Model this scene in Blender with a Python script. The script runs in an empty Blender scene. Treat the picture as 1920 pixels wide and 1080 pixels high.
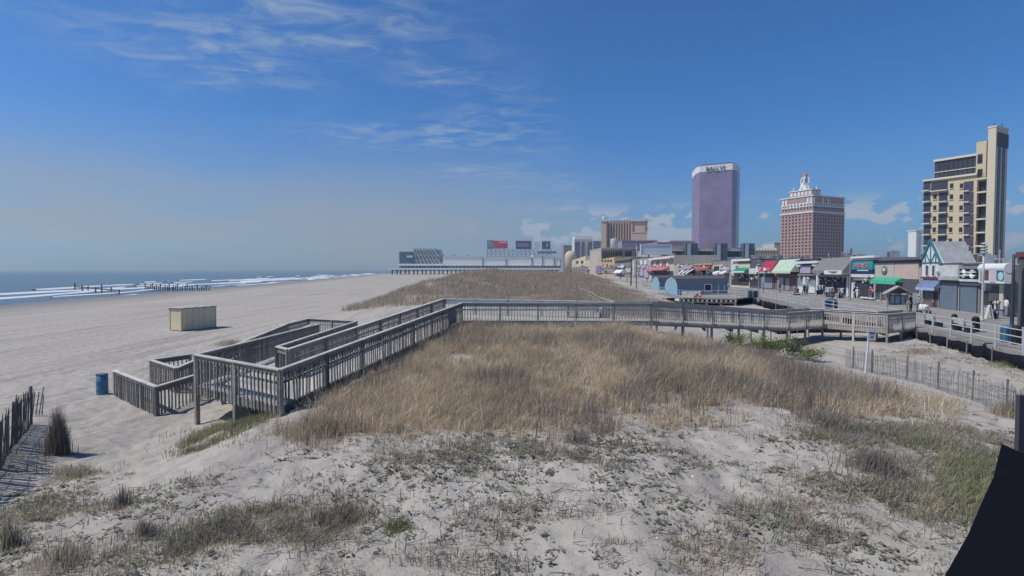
import bpy, bmesh, math, random
import numpy as np
from mathutils import Vector, Matrix
random.seed(7); RNG = np.random.default_rng(11)
SC = bpy.context.scene
COL = SC.collection

# ------------------------------------------------------------------ camera
CAM_Z = 5.2
FOC = 1000.0                      # focal length in pixels of a 1920 wide frame
PITCH = math.atan(33.0 / FOC)     # looking a little below the horizon
cam_d = bpy.data.cameras.new('camera'); cam = bpy.data.objects.new('camera', cam_d)
COL.objects.link(cam); SC.camera = cam
cam.location = (0, 0, CAM_Z); cam.rotation_euler = (math.pi / 2 - PITCH, 0, 0)
cam_d.sensor_width = 36.0; cam_d.lens = 36.0 * FOC / 1920.0
cam_d.clip_start = 0.1; cam_d.clip_end = 60000.0

# ------------------------------------------------------------------ sun and sky
SUN_AZ = math.radians(-100)        # measured from the view axis, negative = left (over the sea)
SUN_EL = math.radians(54)
sv = Vector((math.sin(SUN_AZ) * math.cos(SUN_EL), math.cos(SUN_AZ) * math.cos(SUN_EL), math.sin(SUN_EL)))
sun_d = bpy.data.lights.new('sun', 'SUN'); sun = bpy.data.objects.new('sun', sun_d); COL.objects.link(sun)
sun_d.energy = 4.0; sun_d.angle = math.radians(0.5); sun_d.color = (1.0, 0.95, 0.86)
sun.rotation_euler = (-sv).to_track_quat('-Z', 'Y').to_euler()
sun.location = (-40, 10, 60)

W = bpy.data.worlds.new('World'); SC.world = W; W.use_nodes = True
nt = W.node_tree; nt.nodes.clear()
def wn(t, **k):
    n = nt.nodes.new(t)
    for a, b in k.items(): setattr(n, a, b)
    return n
def wl(a, b): nt.links.new(a, b)
sky = wn('ShaderNodeTexSky'); sky.sky_type = 'NISHITA'; sky.sun_disc = False
sky.sun_elevation = SUN_EL; sky.sun_rotation = SUN_AZ % (2 * math.pi)
sky.altitude = 0; sky.air_density = 1.0; sky.dust_density = 0.7; sky.ozone_density = 3.2
hsv = wn('ShaderNodeMix', data_type='RGBA', blend_type='MULTIPLY'); hsv.inputs[0].default_value = 1.0   # cool white balance of the webcam
wl(sky.outputs[0], hsv.inputs[6]); hsv.inputs[7].default_value = (0.30, 0.72, 1.18, 1)
geo = wn('ShaderNodeTexCoord')
sep = wn('ShaderNodeSeparateXYZ'); wl(geo.outputs['Generated'], sep.inputs[0])
def wmath(op, a, b=None, c=None, clamp=False):
    n = wn('ShaderNodeMath', operation=op); n.use_clamp = clamp
    for i, v in enumerate((a, b, c)):
        if v is None: continue
        if isinstance(v, (int, float)): n.inputs[i].default_value = v
        else: wl(v, n.inputs[i])
    return n.outputs[0]
def wramp(v, lo, hi):
    n = wn('ShaderNodeMapRange'); n.interpolation_type = 'SMOOTHSTEP'
    wl(v, n.inputs[0]); n.inputs[1].default_value = lo; n.inputs[2].default_value = hi
    return n.outputs[0]
zc = wmath('MAXIMUM', sep.outputs[2], 0.02)
# high cirrus lie on a flat sheet far overhead: project the direction on it
u = wmath('DIVIDE', sep.outputs[0], zc); v = wmath('DIVIDE', sep.outputs[1], zc)
com = wn('ShaderNodeCombineXYZ'); wl(u, com.inputs[0]); wl(v, com.inputs[1])
mp = wn('ShaderNodeMapping'); mp.inputs['Rotation'].default_value = (0, 0, math.radians(62)); mp.inputs['Scale'].default_value = (0.8, 1.2, 1)
mp.inputs['Location'].default_value = (0.35, 0.12, 0)
wl(com.outputs[0], mp.inputs[0])
n1 = wn('ShaderNodeTexNoise'); n1.inputs['Scale'].default_value = 0.75; n1.inputs['Detail'].default_value = 2; wl(mp.outputs[0], n1.inputs['Vector'])
n2 = wn('ShaderNodeTexNoise'); n2.inputs['Scale'].default_value = 5.0; n2.inputs['Detail'].default_value = 9; n2.inputs['Roughness'].default_value = 0.62; n2.inputs['Distortion'].default_value = 0.6; wl(mp.outputs[0], n2.inputs['Vector'])
# the cirrus bank drifts in from the sea: it covers the seaward half of the sky
bq = wmath('MULTIPLY_ADD', v, 0.25, wmath('MULTIPLY', u, -1.0))
bank = wmath('MULTIPLY', wramp(bq, 0.35, 1.2), wramp(bq, 2.9, 2.0))
patch = wmath('MULTIPLY', wramp(n1.outputs[0], 0.36, 0.58), bank)
fine = wramp(n2.outputs[0], 0.36, 0.78)
cir = wmath('MULTIPLY', wmath('MULTIPLY', patch, fine), 0.62)
cir2 = wmath('MULTIPLY', wramp(n2.outputs[0], 0.60, 0.86), 0.16)
# low sheet of haze and thin stratus near the horizon, brightest over the sea
el = sep.outputs[2]
n3 = wn('ShaderNodeTexNoise'); n3.inputs['Scale'].default_value = 1.6; n3.inputs['Detail'].default_value = 3
mp3 = wn('ShaderNodeMapping'); mp3.inputs['Scale'].default_value = (1, 1, 5); wl(geo.outputs['Generated'], mp3.inputs[0]); wl(mp3.outputs[0], n3.inputs['Vector'])
low = wmath('MULTIPLY', wramp(el, 0.27, 0.04), wmath('MULTIPLY_ADD', wramp(n3.outputs[0], 0.33, 0.62), 0.72, 0.12))
sea_side = wramp(sep.outputs[0], 0.35, -0.25)
low = wmath('MULTIPLY', low, wmath('MULTIPLY_ADD', sea_side, 0.75, 0.30))
# fair-weather cumulus in a band just above the land horizon
mp4 = wn('ShaderNodeMapping'); mp4.inputs['Scale'].default_value = (1, 1, 1.7); mp4.inputs['Location'].default_value = (0.13, 0.02, 0.0)
wl(geo.outputs['Generated'], mp4.inputs[0])
n4 = wn('ShaderNodeTexNoise'); n4.inputs['Scale'].default_value = 24.0; n4.inputs['Detail'].default_value = 7; n4.inputs['Roughness'].default_value = 0.5; wl(mp4.outputs[0], n4.inputs['Vector'])
n5 = wn('ShaderNodeTexNoise'); n5.inputs['Scale'].default_value = 4.0; n5.inputs['Detail'].default_value = 1; wl(mp4.outputs[0], n5.inputs['Vector'])
bandc = wmath('MULTIPLY', wramp(el, 0.01, 0.04), wramp(el, 0.13, 0.09))
land = wramp(sep.outputs[0], -0.15, 0.1)
cshape = wmath('MULTIPLY_ADD', n5.outputs[0], 0.35, n4.outputs[0])
cum = wmath('MULTIPLY', wmath('MULTIPLY', wramp(cshape, 0.685, 0.745), bandc), land)
cum = wmath('MULTIPLY', cum, 0.95)
def wmix(f, a, col):
    n = wn('ShaderNodeMix', data_type='RGBA'); wl(f, n.inputs[0]); wl(a, n.inputs[6]); n.inputs[7].default_value = (*col, 1)
    return n.outputs[2]
c = wmix(low, hsv.outputs[2], (3.35, 3.6, 3.8))
c = wmix(wmath('ADD', cir, cir2, clamp=True), c, (3.7, 4.6, 5.6))
c = wmix(cum, c, (4.2, 4.9, 5.9))
bg = wn('ShaderNodeBackground'); bg.inputs['Strength'].default_value = 0.09
wl(c, bg.inputs['Color'])
wo = wn('ShaderNodeOutputWorld'); wl(bg.outputs[0], wo.inputs['Surface'])

SC.view_settings.view_transform = 'Standard'; SC.view_settings.look = 'None'
SC.view_settings.exposure = 0.1; SC.view_settings.gamma = 1.0
SC.render.engine = 'CYCLES'
SC.cycles.max_bounces = 6; SC.cycles.transparent_max_bounces = 8
SC.cycles.use_denoising = True

# ------------------------------------------------------------------ helpers
CP, SP = math.cos(PITCH), math.sin(PITCH)
def ray(px, py):
    a = (px - 960) / FOC; b = (540 - py) / FOC
    return Vector((a, CP + b * SP, -SP + b * CP))
def atz(px, py, z):               # the point of the place at height z that the photo shows there
    d = ray(px, py); t = (z - CAM_Z) / d.z
    return Vector((d.x * t, d.y * t, z))
def aty(px, py, Y):               # ... at distance Y
    d = ray(px, py); t = Y / d.y
    return Vector((d.x * t, Y, CAM_Z + d.z * t))

MATS = {}
def mat(name, col, rough=0.8, var=0.15, scale=3.0, bump=0.0, bscale=30.0, metal=0.0, spec=0.3, stretch=None, obj_rand=0.0, island=0.0, hue=None, detail=4, trans=0.0):
    if name in MATS: return MATS[name]
    m = bpy.data.materials.new(name); m.use_nodes = True; t = m.node_tree; N = t.nodes
    b = N['Principled BSDF']; b.inputs['Roughness'].default_value = rough; b.inputs['Metallic'].default_value = metal
    b.inputs['Specular IOR Level'].default_value = spec
    tc = N.new('ShaderNodeTexCoord'); src = tc.outputs['Object']
    if stretch:
        mpn = N.new('ShaderNodeMapping'); mpn.inputs['Scale'].default_value = stretch; t.links.new(src, mpn.inputs[0]); src = mpn.outputs[0]
    nz = N.new('ShaderNodeTexNoise'); nz.inputs['Scale'].default_value = scale; nz.inputs['Detail'].default_value = detail; t.links.new(src, nz.inputs['Vector'])
    mr = N.new('ShaderNodeMapRange'); mr.inputs[1].default_value = 0.25; mr.inputs[2].default_value = 0.75
    mr.inputs[3].default_value = 1 - var; mr.inputs[4].default_value = 1 + var; t.links.new(nz.outputs[0], mr.inputs[0])
    fac = mr.outputs[0]
    for amt, node, sock in ((obj_rand, 'ShaderNodeObjectInfo', 'Random'), (island, 'ShaderNodeNewGeometry', 'Random Per Island')):
        if amt:
            oi = N.new(node); r2 = N.new('ShaderNodeMapRange'); r2.inputs[3].default_value = 1 - amt; r2.inputs[4].default_value = 1 + amt
            t.links.new(oi.outputs[sock], r2.inputs[0])
            mu = N.new('ShaderNodeMath'); mu.operation = 'MULTIPLY'; t.links.new(fac, mu.inputs[0]); t.links.new(r2.outputs[0], mu.inputs[1]); fac = mu.outputs[0]
    base = None
    if hue:                        # a second colour by island, for mixed vegetation
        oi = N.new('ShaderNodeNewGeometry'); rp = N.new('ShaderNodeValToRGB')
        els = rp.color_ramp.elements
        cols = [col] + list(hue)
        els[0].position = 0; els[0].color = (*cols[0], 1); els[1].position = 1; els[1].color = (*cols[-1], 1)
        for i, cc in enumerate(cols[1:-1], 1):
            e = els.new(i / (len(cols) - 1)); e.color = (*cc, 1)
        t.links.new(oi.outputs['Random Per Island'], rp.inputs[0]); base = rp.outputs[0]
    vm = N.new('ShaderNodeVectorMath'); vm.operation = 'SCALE'
    if base: t.links.new(base, vm.inputs[0])
    else: vm.inputs[0].default_value = col
    t.links.new(fac, vm.inputs['Scale']); t.links.new(vm.outputs[0], b.inputs['Base Color'])
    if bump:
        n2_ = N.new('ShaderNodeTexNoise'); n2_.inputs['Scale'].default_value = bscale; n2_.inputs['Detail'].default_value = 5; t.links.new(src, n2_.inputs['Vector'])
        bp = N.new('ShaderNodeBump'); bp.inputs['Strength'].default_value = bump; bp.inputs['Distance'].default_value = 0.05
        t.links.new(n2_.outputs[0], bp.inputs['Height']); t.links.new(bp.outputs[0], b.inputs['Normal'])
    if trans:
        tr = N.new('ShaderNodeBsdfTranslucent'); ms = N.new('ShaderNodeMixShader'); ms.inputs[0].default_value = trans
        t.links.new(vm.outputs[0], tr.inputs[0]); t.links.new(b.outputs[0], ms.inputs[1]); t.links.new(tr.outputs[0], ms.inputs[2]); t.links.new(ms.outputs[0], N['Material Output'].inputs['Surface'])
    MATS[name] = m
    return m
def glass(name, col, rough=0.12, spec=0.6, metal=0.0, var=0.2, scale=0.3):
    return mat(name, col, rough, var, scale, spec=spec, metal=metal)

def tag(o, label=None, cat=None, group=None, kind=None):
    if label: o['label'] = label
    if cat: o['category'] = cat
    if group: o['group'] = group
    if kind: o['kind'] = kind
    return o
def link(name, me, m=None, parent=None):
    o = bpy.data.objects.new(name, me); COL.objects.link(o)
    if m is not None and len(me.materials) == 0: me.materials.append(m)
    if parent: o.parent = parent
    return o
def empty(name, loc, rz=0.0):
    o = bpy.data.objects.new(name, None); COL.objects.link(o); o.location = loc; o.rotation_euler = (0, 0, rz); o.empty_display_size = 0.3
    return o

class MB:
    def __init__(s): s.v = []; s.f = []; s.mi = []; s.m = 0
    def add(s, vs, fs):
        n = len(s.v); s.v += [tuple(q) for q in vs]; s.f += [tuple(i + n for i in f) for f in fs]; s.mi += [s.m] * len(fs); return s
    def box(s, x0, x1, y0, y1, z0, z1):
        x0, x1 = sorted((x0, x1)); y0, y1 = sorted((y0, y1)); z0, z1 = sorted((z0, z1))
        return s.add([(x0,y0,z0),(x1,y0,z0),(x1,y1,z0),(x0,y1,z0),(x0,y0,z1),(x1,y0,z1),(x1,y1,z1),(x0,y1,z1)],
                     [(3,2,1,0),(4,5,6,7),(0,1,5,4),(1,2,6,5),(2,3,7,6),(3,0,4,7)])
    def hexa(s, b, t):            # 4 bottom points, 4 top points (same order, anticlockwise from above)
        return s.add(list(b) + list(t), [(3,2,1,0),(4,5,6,7),(0,1,5,4),(1,2,6,5),(2,3,7,6),(3,0,4,7)])
    def bar(s, p, q, w, h, side=None):
        p = Vector(p); q = Vector(q); d = (q - p).normalized()
        sd = Vector((d.y, -d.x, 0)) if abs(d.z) < 0.99 else Vector((1, 0, 0))
        if side is not None: sd = Vector(side)
        sd.normalize(); up = sd.cross(d).normalized()
        a = sd * (w / 2); b = up * (h / 2)
        r = [(-a - b), (a - b), (a + b), (-a + b)]
        return s.add([p + x for x in r] + [q + x for x in r], [(0,1,2,3),(7,6,5,4),(1,0,4,5),(2,1,5,6),(3,2,6,7),(0,3,7,4)])
    def tube(s, pts, r, n=8, cap=True):
        pts = [Vector(p) for p in pts]; rs = r if isinstance(r, (list, tuple)) else [r] * len(pts)
        rings = []
        ref = None
        for i, p in enumerate(pts):
            d = (pts[min(i + 1, len(pts) - 1)] - pts[max(i - 1, 0)]).normalized()
            if ref is None: ref = Vector((0, 0, 1)) if abs(d.z) < 0.9 else Vector((1, 0, 0))
            a = d.cross(ref).normalized(); b = a.cross(d).normalized()
            rings.append([p + (a * math.cos(2*math.pi*k/n) + b * math.sin(2*math.pi*k/n)) * rs[i] for k in range(n)])
        vs = [q for g in rings for q in g]; fs = []
        for i in range(len(pts) - 1):
            for k in range(n):
                k2 = (k + 1) % n; fs.append((i*n+k, i*n+k2, (i+1)*n+k2, (i+1)*n+k))
        if cap: fs += [tuple(range(n)), tuple(range((len(pts)-1)*n + n - 1, (len(pts)-1)*n - 1, -1))]
        return s.add(vs, fs)
    def lathe(s, prof, n=16, c=(0,0,0)):  # profile (r, z)
        vs = [(c[0] + r * math.cos(2*math.pi*k/n), c[1] + r * math.sin(2*math.pi*k/n), c[2] + z) for r, z in prof for k in range(n)]
        fs = []
        for i in range(len(prof) - 1):
            for k in range(n):
                k2 = (k + 1) % n; fs.append((i*n+k, i*n+k2, (i+1)*n+k2, (i+1)*n+k))
        fs += [tuple(range(n - 1, -1, -1)), tuple(range((len(prof)-1)*n, len(prof)*n))]
        return s.add(vs, fs)
    def prism(s, poly, ext):      # polygon (3d points) extruded by a vector
        e = Vector(ext); n = len(poly); a = [Vector(p) for p in poly]
        return s.add(a + [p + e for p in a], [tuple(range(n)), tuple(range(2*n-1, n-1, -1))] + [((i+1) % n, i, i + n, (i+1) % n + n) for i in range(n)])
    def mesh(s, name):
        me = bpy.data.meshes.new(name); me.from_pydata(s.v, [], s.f)
        if any(s.mi): me.polygons.foreach_set('material_index', s.mi)
        bm = bmesh.new(); bm.from_mesh(me); bmesh.ops.recalc_face_normals(bm, faces=bm.faces); bm.to_mesh(me); bm.free()
        me.update(); return me
    def build(s, name, m, parent=None, smooth=False, bevel=0.0):
        me = s.mesh(name)
        for x in (m if isinstance(m, (list, tuple)) else [m]): me.materials.append(x)
        if smooth: me.polygons.foreach_set('use_smooth', [True] * len(me.polygons))
        o = link(name, me, None, parent)
        if bevel:
            b = o.modifiers.new('bevel', 'BEVEL'); b.width = bevel; b.segments = 1; b.limit_method = 'ANGLE'
        return o

def text_mesh(txt, size, depth=0.05, shear=0.0, sx=1.0):
    cu = bpy.data.curves.new('lettering', 'FONT'); cu.body = txt; cu.size = size; cu.extrude = depth; cu.align_x = 'CENTER'; cu.align_y = 'CENTER'; cu.shear = shear; cu.resolution_u = 2
    o = bpy.data.objects.new('tmp', cu); COL.objects.link(o)
    bpy.context.view_layer.update()
    me = bpy.data.meshes.new_from_object(o.evaluated_get(bpy.context.evaluated_depsgraph_get()))
    bpy.data.objects.remove(o)
    # stand it up: x along the wall, z up, facing -y
    for vv in me.vertices: x, y, z = vv.co; vv.co = (x * sx, -z, y)
    me.materials.clear()
    return me

# value noise on a lattice, for terrain and densities
_LAT = RNG.random((256, 256))
def vnoise(x, y):
    x = np.asarray(x, float); y = np.asarray(y, float)
    xi = np.floor(x).astype(int); yi = np.floor(y).astype(int); fx = x - xi; fy = y - yi
    fx = fx*fx*(3-2*fx); fy = fy*fy*(3-2*fy)
    a = _LAT[xi & 255, yi & 255]; b = _LAT[(xi+1) & 255, yi & 255]; c_ = _LAT[xi & 255, (yi+1) & 255]; d = _LAT[(xi+1) & 255, (yi+1) & 255]
    return (a*(1-fx)+b*fx)*(1-fy) + (c_*(1-fx)+d*fx)*fy
def fbm(x, y, o=4):
    r = 0; am = 0.5; f = 1.0
    for i in range(o):
        r = r + am * vnoise(np.asarray(x)*f + 17.3*i, np.asarray(y)*f + 9.1*i); am *= 0.5; f *= 2.03
    return r / (1 - 0.5**o)
def sstep(x, a, b):
    t = np.clip((np.asarray(x, float) - a) / (b - a), 0, 1); return t*t*(3-2*t)
def inpoly(x, y, poly):
    x = np.asarray(x); y = np.asarray(y); r = np.zeros(x.shape, bool); n = len(poly)
    for i in range(n):
        x1, y1 = poly[i][:2]; x2, y2 = poly[(i+1) % n][:2]
        c_ = ((y1 > y) != (y2 > y)) & (x < (x2-x1)*(y-y1)/((y2-y1) if y2 != y1 else 1e-9) + x1)
        r ^= c_
    return r
# ------------------------------------------------------------------ terrain
SEA = -1.2
def shore(y): return -80.0 - 0.165 * np.asarray(y, float)
CTRL = [(0,-12,.8),(-20,-12,.5),(20,-12,.5),(0,3,1.0),(0,7,1.05),(-4,8,.95),(5,9,1.05),(10,9,.95),(15,9,.8),(0,12,1.1),(5,13,1.15),(-3.5,12,1.0),(-5,14,1.05),
 (-8,8,.75),(-12,8,.8),(-16,10,.95),(-15.5,14,.75),(-19,12,.5),(-9,12,.35),(-11,15,.08),(-7.6,11,.7),(-8.4,14,.42),(-7.0,14.0,.95),(-10.7,18,.02),(-17,22.5,0),(-13,19.5,.02),(-14,17,.05),
 (-8.2,17.5,.55),(-5.9,15.2,1.15),(-5.0,18,1.3),(-3.8,22,1.52),(-2.4,28,1.85),(-1.5,30.5,1.95),(-8.5,25,.6),(-6.5,32,1.2),(-13,26,.02),(-14,35,.1),(-12,42,.2),(-17,30,.02),
 (-4,39,1.7),(3,37,1.8),(0,46,1.5),(8,42,1.2),(5,27,1.8),(0,22,1.6),(5,18,1.4),(10,22,1.3),(9,28,1.45),(6,31,1.85),(13,26,.75),(13,33,.45),(10,33,1.2),(17,36,.0),(23,39,.0),(15,20,.55),(18,24,.25),(20,20,.45),
 (25,31,.3),(23,26,.25),(28,31,.6),(27,25,.5),(30,22,.5),(12,15,.95),(16,13,.7),(12,11,.8),(20,14,.6),(30,40,.5),(36,60,.1),(45,50,.3),(60,60,.4),(55,100,.5),(20,52,.2),(25,68,.1),(12,55,.7),
 (-16,61,.9),(-10,70,2.3),(-14,80,2.5),(0,68,1.5),(-13,110,3.3),(0,100,2.5),(10,90,1.6),(20,110,.9),(-12,160,4.0),(5,160,3.4),(20,180,2.2),(-8,250,4.4),(15,300,4.0),(25,420,3.6),(30,140,.6),
 (-20.5,58,.25),(-20,75,.5),(-21,100,.6),(-22,140,.8),(-26,200,.9),(-30,300,.9),(-10,520,2.0),
 (-30,30,0),(-30,60,.05),(-45,100,.0),(-30,18,0),(-60,60,-.05),(-60,150,0),(-70,300,0),(-60,700,.2),(-100,1500,.2),(-60,-20,0),(-60,20,0),(-400,100,0),(-400,2000,0),(0,900,.8),(100,900,.8),(100,300,.8),(400,100,.8),(400,1500,.8),(80,20,.5),(60,-20,.5),(3000,3000,.8),(-3000,3000,.5),(0,3000,.8),(3000,0,.8)]
def _w(x, y): return np.stack([np.arcsinh(np.asarray(x, float)/8.0), np.arcsinh(np.asarray(y, float)/10.0)], -1)
_C = np.array(CTRL); _P = _w(_C[:,0], _C[:,1])
def _k(r2): return np.where(r2 > 1e-12, 0.5 * r2 * np.log(np.maximum(r2, 1e-12)), 0.0)
_n = len(_P); _A = np.zeros((_n+3, _n+3)); _A[:_n,:_n] = _k(((_P[:,None]-_P[None])**2).sum(-1)) + np.eye(_n)*2e-3
_A[:_n,_n] = 1; _A[:_n,_n+1:] = _P; _A[_n,:_n] = 1; _A[_n+1:,:_n] = _P.T
_S = np.linalg.solve(_A, np.concatenate([_C[:,2], np.zeros(3)]))
def ground(x, y):
    x = np.asarray(x, float); y = np.asarray(y, float); sh = x.shape; xf = x.ravel(); yf = y.ravel(); out = np.empty(len(xf))
    for i in range(0, len(xf), 40000):
        q = _w(xf[i:i+40000], yf[i:i+40000])
        out[i:i+40000] = _k(((q[:,None]-_P[None])**2).sum(-1)) @ _S[:_n] + _S[_n] + q @ _S[_n+1:]
    s = xf - shore(yf)
    out = np.clip(out, -0.3, 6.0)
    dune = sstep(out, 0.35, 1.2)
    far = sstep(yf, 45, 80) * dune
    out = out + (fbm(xf*.45, yf*.45) - .5) * (.10 + .22*dune) + far * (fbm(xf*.12+5, yf*.10, 3) - .5) * 1.6
    near = 1 - sstep(np.hypot(xf, yf), 30, 60)
    foot = np.minimum(vnoise(xf*3.1, yf*3.1), vnoise(xf*2.6+40, yf*2.6+7))
    out = out - near * (0.065 - .02*(1-dune)) * sstep(foot, .40, .14) + near * (fbm(xf*1.6, yf*1.6, 3)-.5) * .10
    out = out - np.maximum(40 - s, 0) * 0.03
    return out.reshape(sh)
def gz(x, y): return float(ground(np.array([x]), np.array([y]))[0])

def wpoly(pts, z): return [tuple(atz(a, b, z)[:2]) for a, b in pts]
P_MOUND = wpoly([(560,812),(640,752),(720,712),(800,664),(856,630)], 1.3) + [(-1.0,30.4),(2,30.2),(6,30.2),(8.6,31.0)] + wpoly([(1290,646),(1400,668),(1480,690),(1560,712),(1640,722),(1715,734),(1752,750),(1722,772),(1600,812),(1500,796),(1400,788),(1300,802),(1150,818),(1050,836),(900,826),(720,826)], 0.9)
P_LEFTG = wpoly([(318,826),(372,772),(470,756),(600,744),(640,748),(560,790),(430,834)], 0.7)
P_PATCH = wpoly([(425,955),(540,940),(665,958),(650,1005),(560,1020),(430,1032)], 1.0)
P_RIGHT = wpoly([(1540,830),(1700,800),(1800,800),(1905,790),(1990,900),(1900,1100),(1250,1100),(1380,1000),(1560,940)], 0.9)
P_MID = wpoly([(700,850),(1000,838),(1250,845),(1260,880),(1000,905),(720,890)], 1.05)
P_BOT = wpoly([(380,1100),(700,1000),(900,960),(1200,975),(1400,1100)], 1.0)
P_RSAND = wpoly([(1640,655),(1760,640),(1900,668),(1990,770),(1850,745),(1720,700)], .4)
P_LB = wpoly([(-200,860),(60,830),(150,890),(330,930),(420,1100),(-200,1100)], 0.85)
def fardune(x, y):
    edge = -17.5 - .02*y + (fbm(y*.06, y*0+3, 3)-.5)*9
    right = 16 + 0.10*y + (fbm(y*.08, y*0+8, 3)-.5)*6
    m = sstep(x, edge-.5, edge+1.2) * sstep(right - x, -1, 5) * sstep(y, 57 - .35*np.clip(x+12, -8, 40), 61 - .35*np.clip(x+12, -8, 40)) * (1 - sstep(y, 380, 460))
    return m
def jig(x, y): return x + (fbm(x*.6+4, y*.6)-.5)*3.0, y + (fbm(x*.6, y*.6+40)-.5)*3.0
def vegmask(x, y):
    x0_, y0_ = x, y; x, y = jig(x, y)
    v = np.zeros(np.shape(x))
    v = np.maximum(v, inpoly(x, y, P_MOUND) * .9); v = np.maximum(v, inpoly(x, y, P_LEFTG) * .7)
    for p, w in ((P_PATCH, .5), (P_RIGHT, .45), (P_MID, .22), (P_BOT, .25), (P_LB, .35)): v = np.maximum(v, inpoly(x, y, p) * w)
    return np.maximum(v, fardune(x0_, y0_) * .95)

NX, NY = 560, 600
tx = np.linspace(np.arcsinh(-3000/8), np.arcsinh(3000/8), NX); ty = np.linspace(np.arcsinh(-20/10), np.arcsinh(3000/10), NY)
# denser where the camera stands: resample around the near field
def densify(lo, hi, n, a, b, frac, sc):
    k = int(n*frac); inner = np.linspace(a, b, k); rest = n - k
    nl = max(8, int(rest*.5)) if lo < a else 0; nr = rest - nl
    L = -np.geomspace(-lo, -a, nl+1)[:-1] if nl and a < 0 else np.linspace(lo, a, nl+1)[:-1]
    R = b + (np.geomspace(1, hi-b+1, nr+1)[1:] - 1)
    return np.concatenate([L, inner, R])
gx = densify(-3000, 3000, NX, -24, 26, .66, 1); gy = densify(-20, 3000, NY, 4.5, 44, .55, 1)
gy = np.unique(np.concatenate([np.linspace(-20, 4.5, 14)[:-1], np.linspace(4.5, 44, 330), 44 + (np.geomspace(1, 2957, 230)[1:] - 1)]))
X, Y = np.meshgrid(gx, gy, indexing='ij')
Z = ground(X, Y)
nx, ny = X.shape
idx = np.arange(nx*ny).reshape(nx, ny)
F = np.stack([idx[:-1,:-1], idx[1:,:-1], idx[1:,1:], idx[:-1,1:]], -1).reshape(-1, 4)
def fast_mesh(name, V, F):
    me = bpy.data.meshes.new(name); k = F.shape[1]
    me.vertices.add(len(V)); me.vertices.foreach_set('co', np.ascontiguousarray(V, np.float32).ravel())
    me.loops.add(F.size); me.loops.foreach_set('vertex_index', np.ascontiguousarray(F, np.int32).ravel())
    me.polygons.add(len(F)); me.polygons.foreach_set('loop_start', np.arange(0, F.size, k, dtype=np.int32))
    me.update(calc_edges=True); return me
me = fast_mesh('beach_sand', np.stack([X, Y, Z], -1).reshape(-1, 3), F)
me.polygons.foreach_set('use_smooth', [True]*len(me.polygons))
va = me.attributes.new('litter', 'FLOAT', 'POINT')
vm_ = vegmask(X.ravel(), Y.ravel()) * sstep(fbm(X.ravel()*.9, Y.ravel()*.9), .30, .52)
va.data.foreach_set('value', vm_.astype(np.float32))
sand = bpy.data.materials.new('sand'); sand.use_nodes = True
t = sand.node_tree; N = t.nodes; b = N['Principled BSDF']; b.inputs['Roughness'].default_value = .95; b.inputs['Specular IOR Level'].default_value = .08
def nn(tp, **k):
    n = N.new(tp)
    for a, q in k.items(): setattr(n, a, q)
    return n
g = nn('ShaderNodeNewGeometry'); sx = nn('ShaderNodeSeparateXYZ'); t.links.new(g.outputs['Position'], sx.inputs[0])
def tnoise(sc, det, ro=.5):
    n = nn('ShaderNodeTexNoise'); n.inputs['Scale'].default_value = sc; n.inputs['Detail'].default_value = det; n.inputs['Roughness'].default_value = ro; t.links.new(g.outputs['Position'], n.inputs['Vector']); return n.outputs[0]
def trange(v, a, b_, c_=0., d=1.):
    n = nn('ShaderNodeMapRange'); t.links.new(v, n.inputs[0]); n.inputs[1].default_value = a; n.inputs[2].default_value = b_; n.inputs[3].default_value = c_; n.inputs[4].default_value = d; return n.outputs[0]
def tmix(f, a, b_):
    n = nn('ShaderNodeMix', data_type='RGBA')
    if isinstance(f, float): n.inputs[0].default_value = f
    else: t.links.new(f, n.inputs[0])
    for s_, i in ((a, 6), (b_, 7)):
        if isinstance(s_, tuple): n.inputs[i].default_value = (*s_, 1)
        else: t.links.new(s_, n.inputs[i])
    return n.outputs[2]
big = tnoise(.07, 5); sm = tnoise(2.2, 6, .65); gr = tnoise(60, 3)
c0 = tmix(trange(big, .3, .7), (.365, .33, .29), (.425, .388, .343))
c0 = tmix(trange(sm, .35, .75), c0, (.325, .30, .277))
c0 = tmix(trange(gr, .60, .72, 0, .5), c0, (.17, .15, .135))
tm = nn('ShaderNodeMapping'); tm.inputs['Scale'].default_value = (.9, .035, 1); tm.inputs['Rotation'].default_value = (0, 0, math.radians(7)); t.links.new(g.outputs['Position'], tm.inputs[0])
tn = nn('ShaderNodeTexNoise'); tn.inputs['Scale'].default_value = 1; tn.inputs['Detail'].default_value = 5; t.links.new(tm.outputs[0], tn.inputs['Vector'])
c0 = tmix(trange(tn.outputs[0], .50, .66, 0, .8), c0, (.265, .245, .226))
wet = trange(sx.outputs[2], -.25, -1.05)
c0 = tmix(wet, c0, (.20, .185, .175))
at = nn('ShaderNodeAttribute'); at.attribute_name = 'litter'
thatch = tmix(trange(sm, .35, .65), (.25, .215, .18), (.34, .30, .255))
c0 = tmix(trange(at.outputs['Fac'], 0, 1, 0, .75), c0, thatch)
t.links.new(c0, b.inputs['Base Color'])
t.links.new(trange(wet, .3, 1, .95, .35), b.inputs['Roughness'])
vo = nn('ShaderNodeTexVoronoi'); vo.inputs['Scale'].default_value = 2.6; vo.feature = 'SMOOTH_F1'; t.links.new(g.outputs['Position'], vo.inputs['Vector'])
h1 = nn('ShaderNodeMath', operation='MULTIPLY_ADD'); t.links.new(vo.outputs['Distance'], h1.inputs[0]); h1.inputs[1].default_value = 1.0; t.links.new(sm, h1.inputs[2])
bp = nn('ShaderNodeBump'); bp.inputs['Strength'].default_value = .8; bp.inputs['Distance'].default_value = .11; t.links.new(h1.outputs[0], bp.inputs['Height'])
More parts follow.
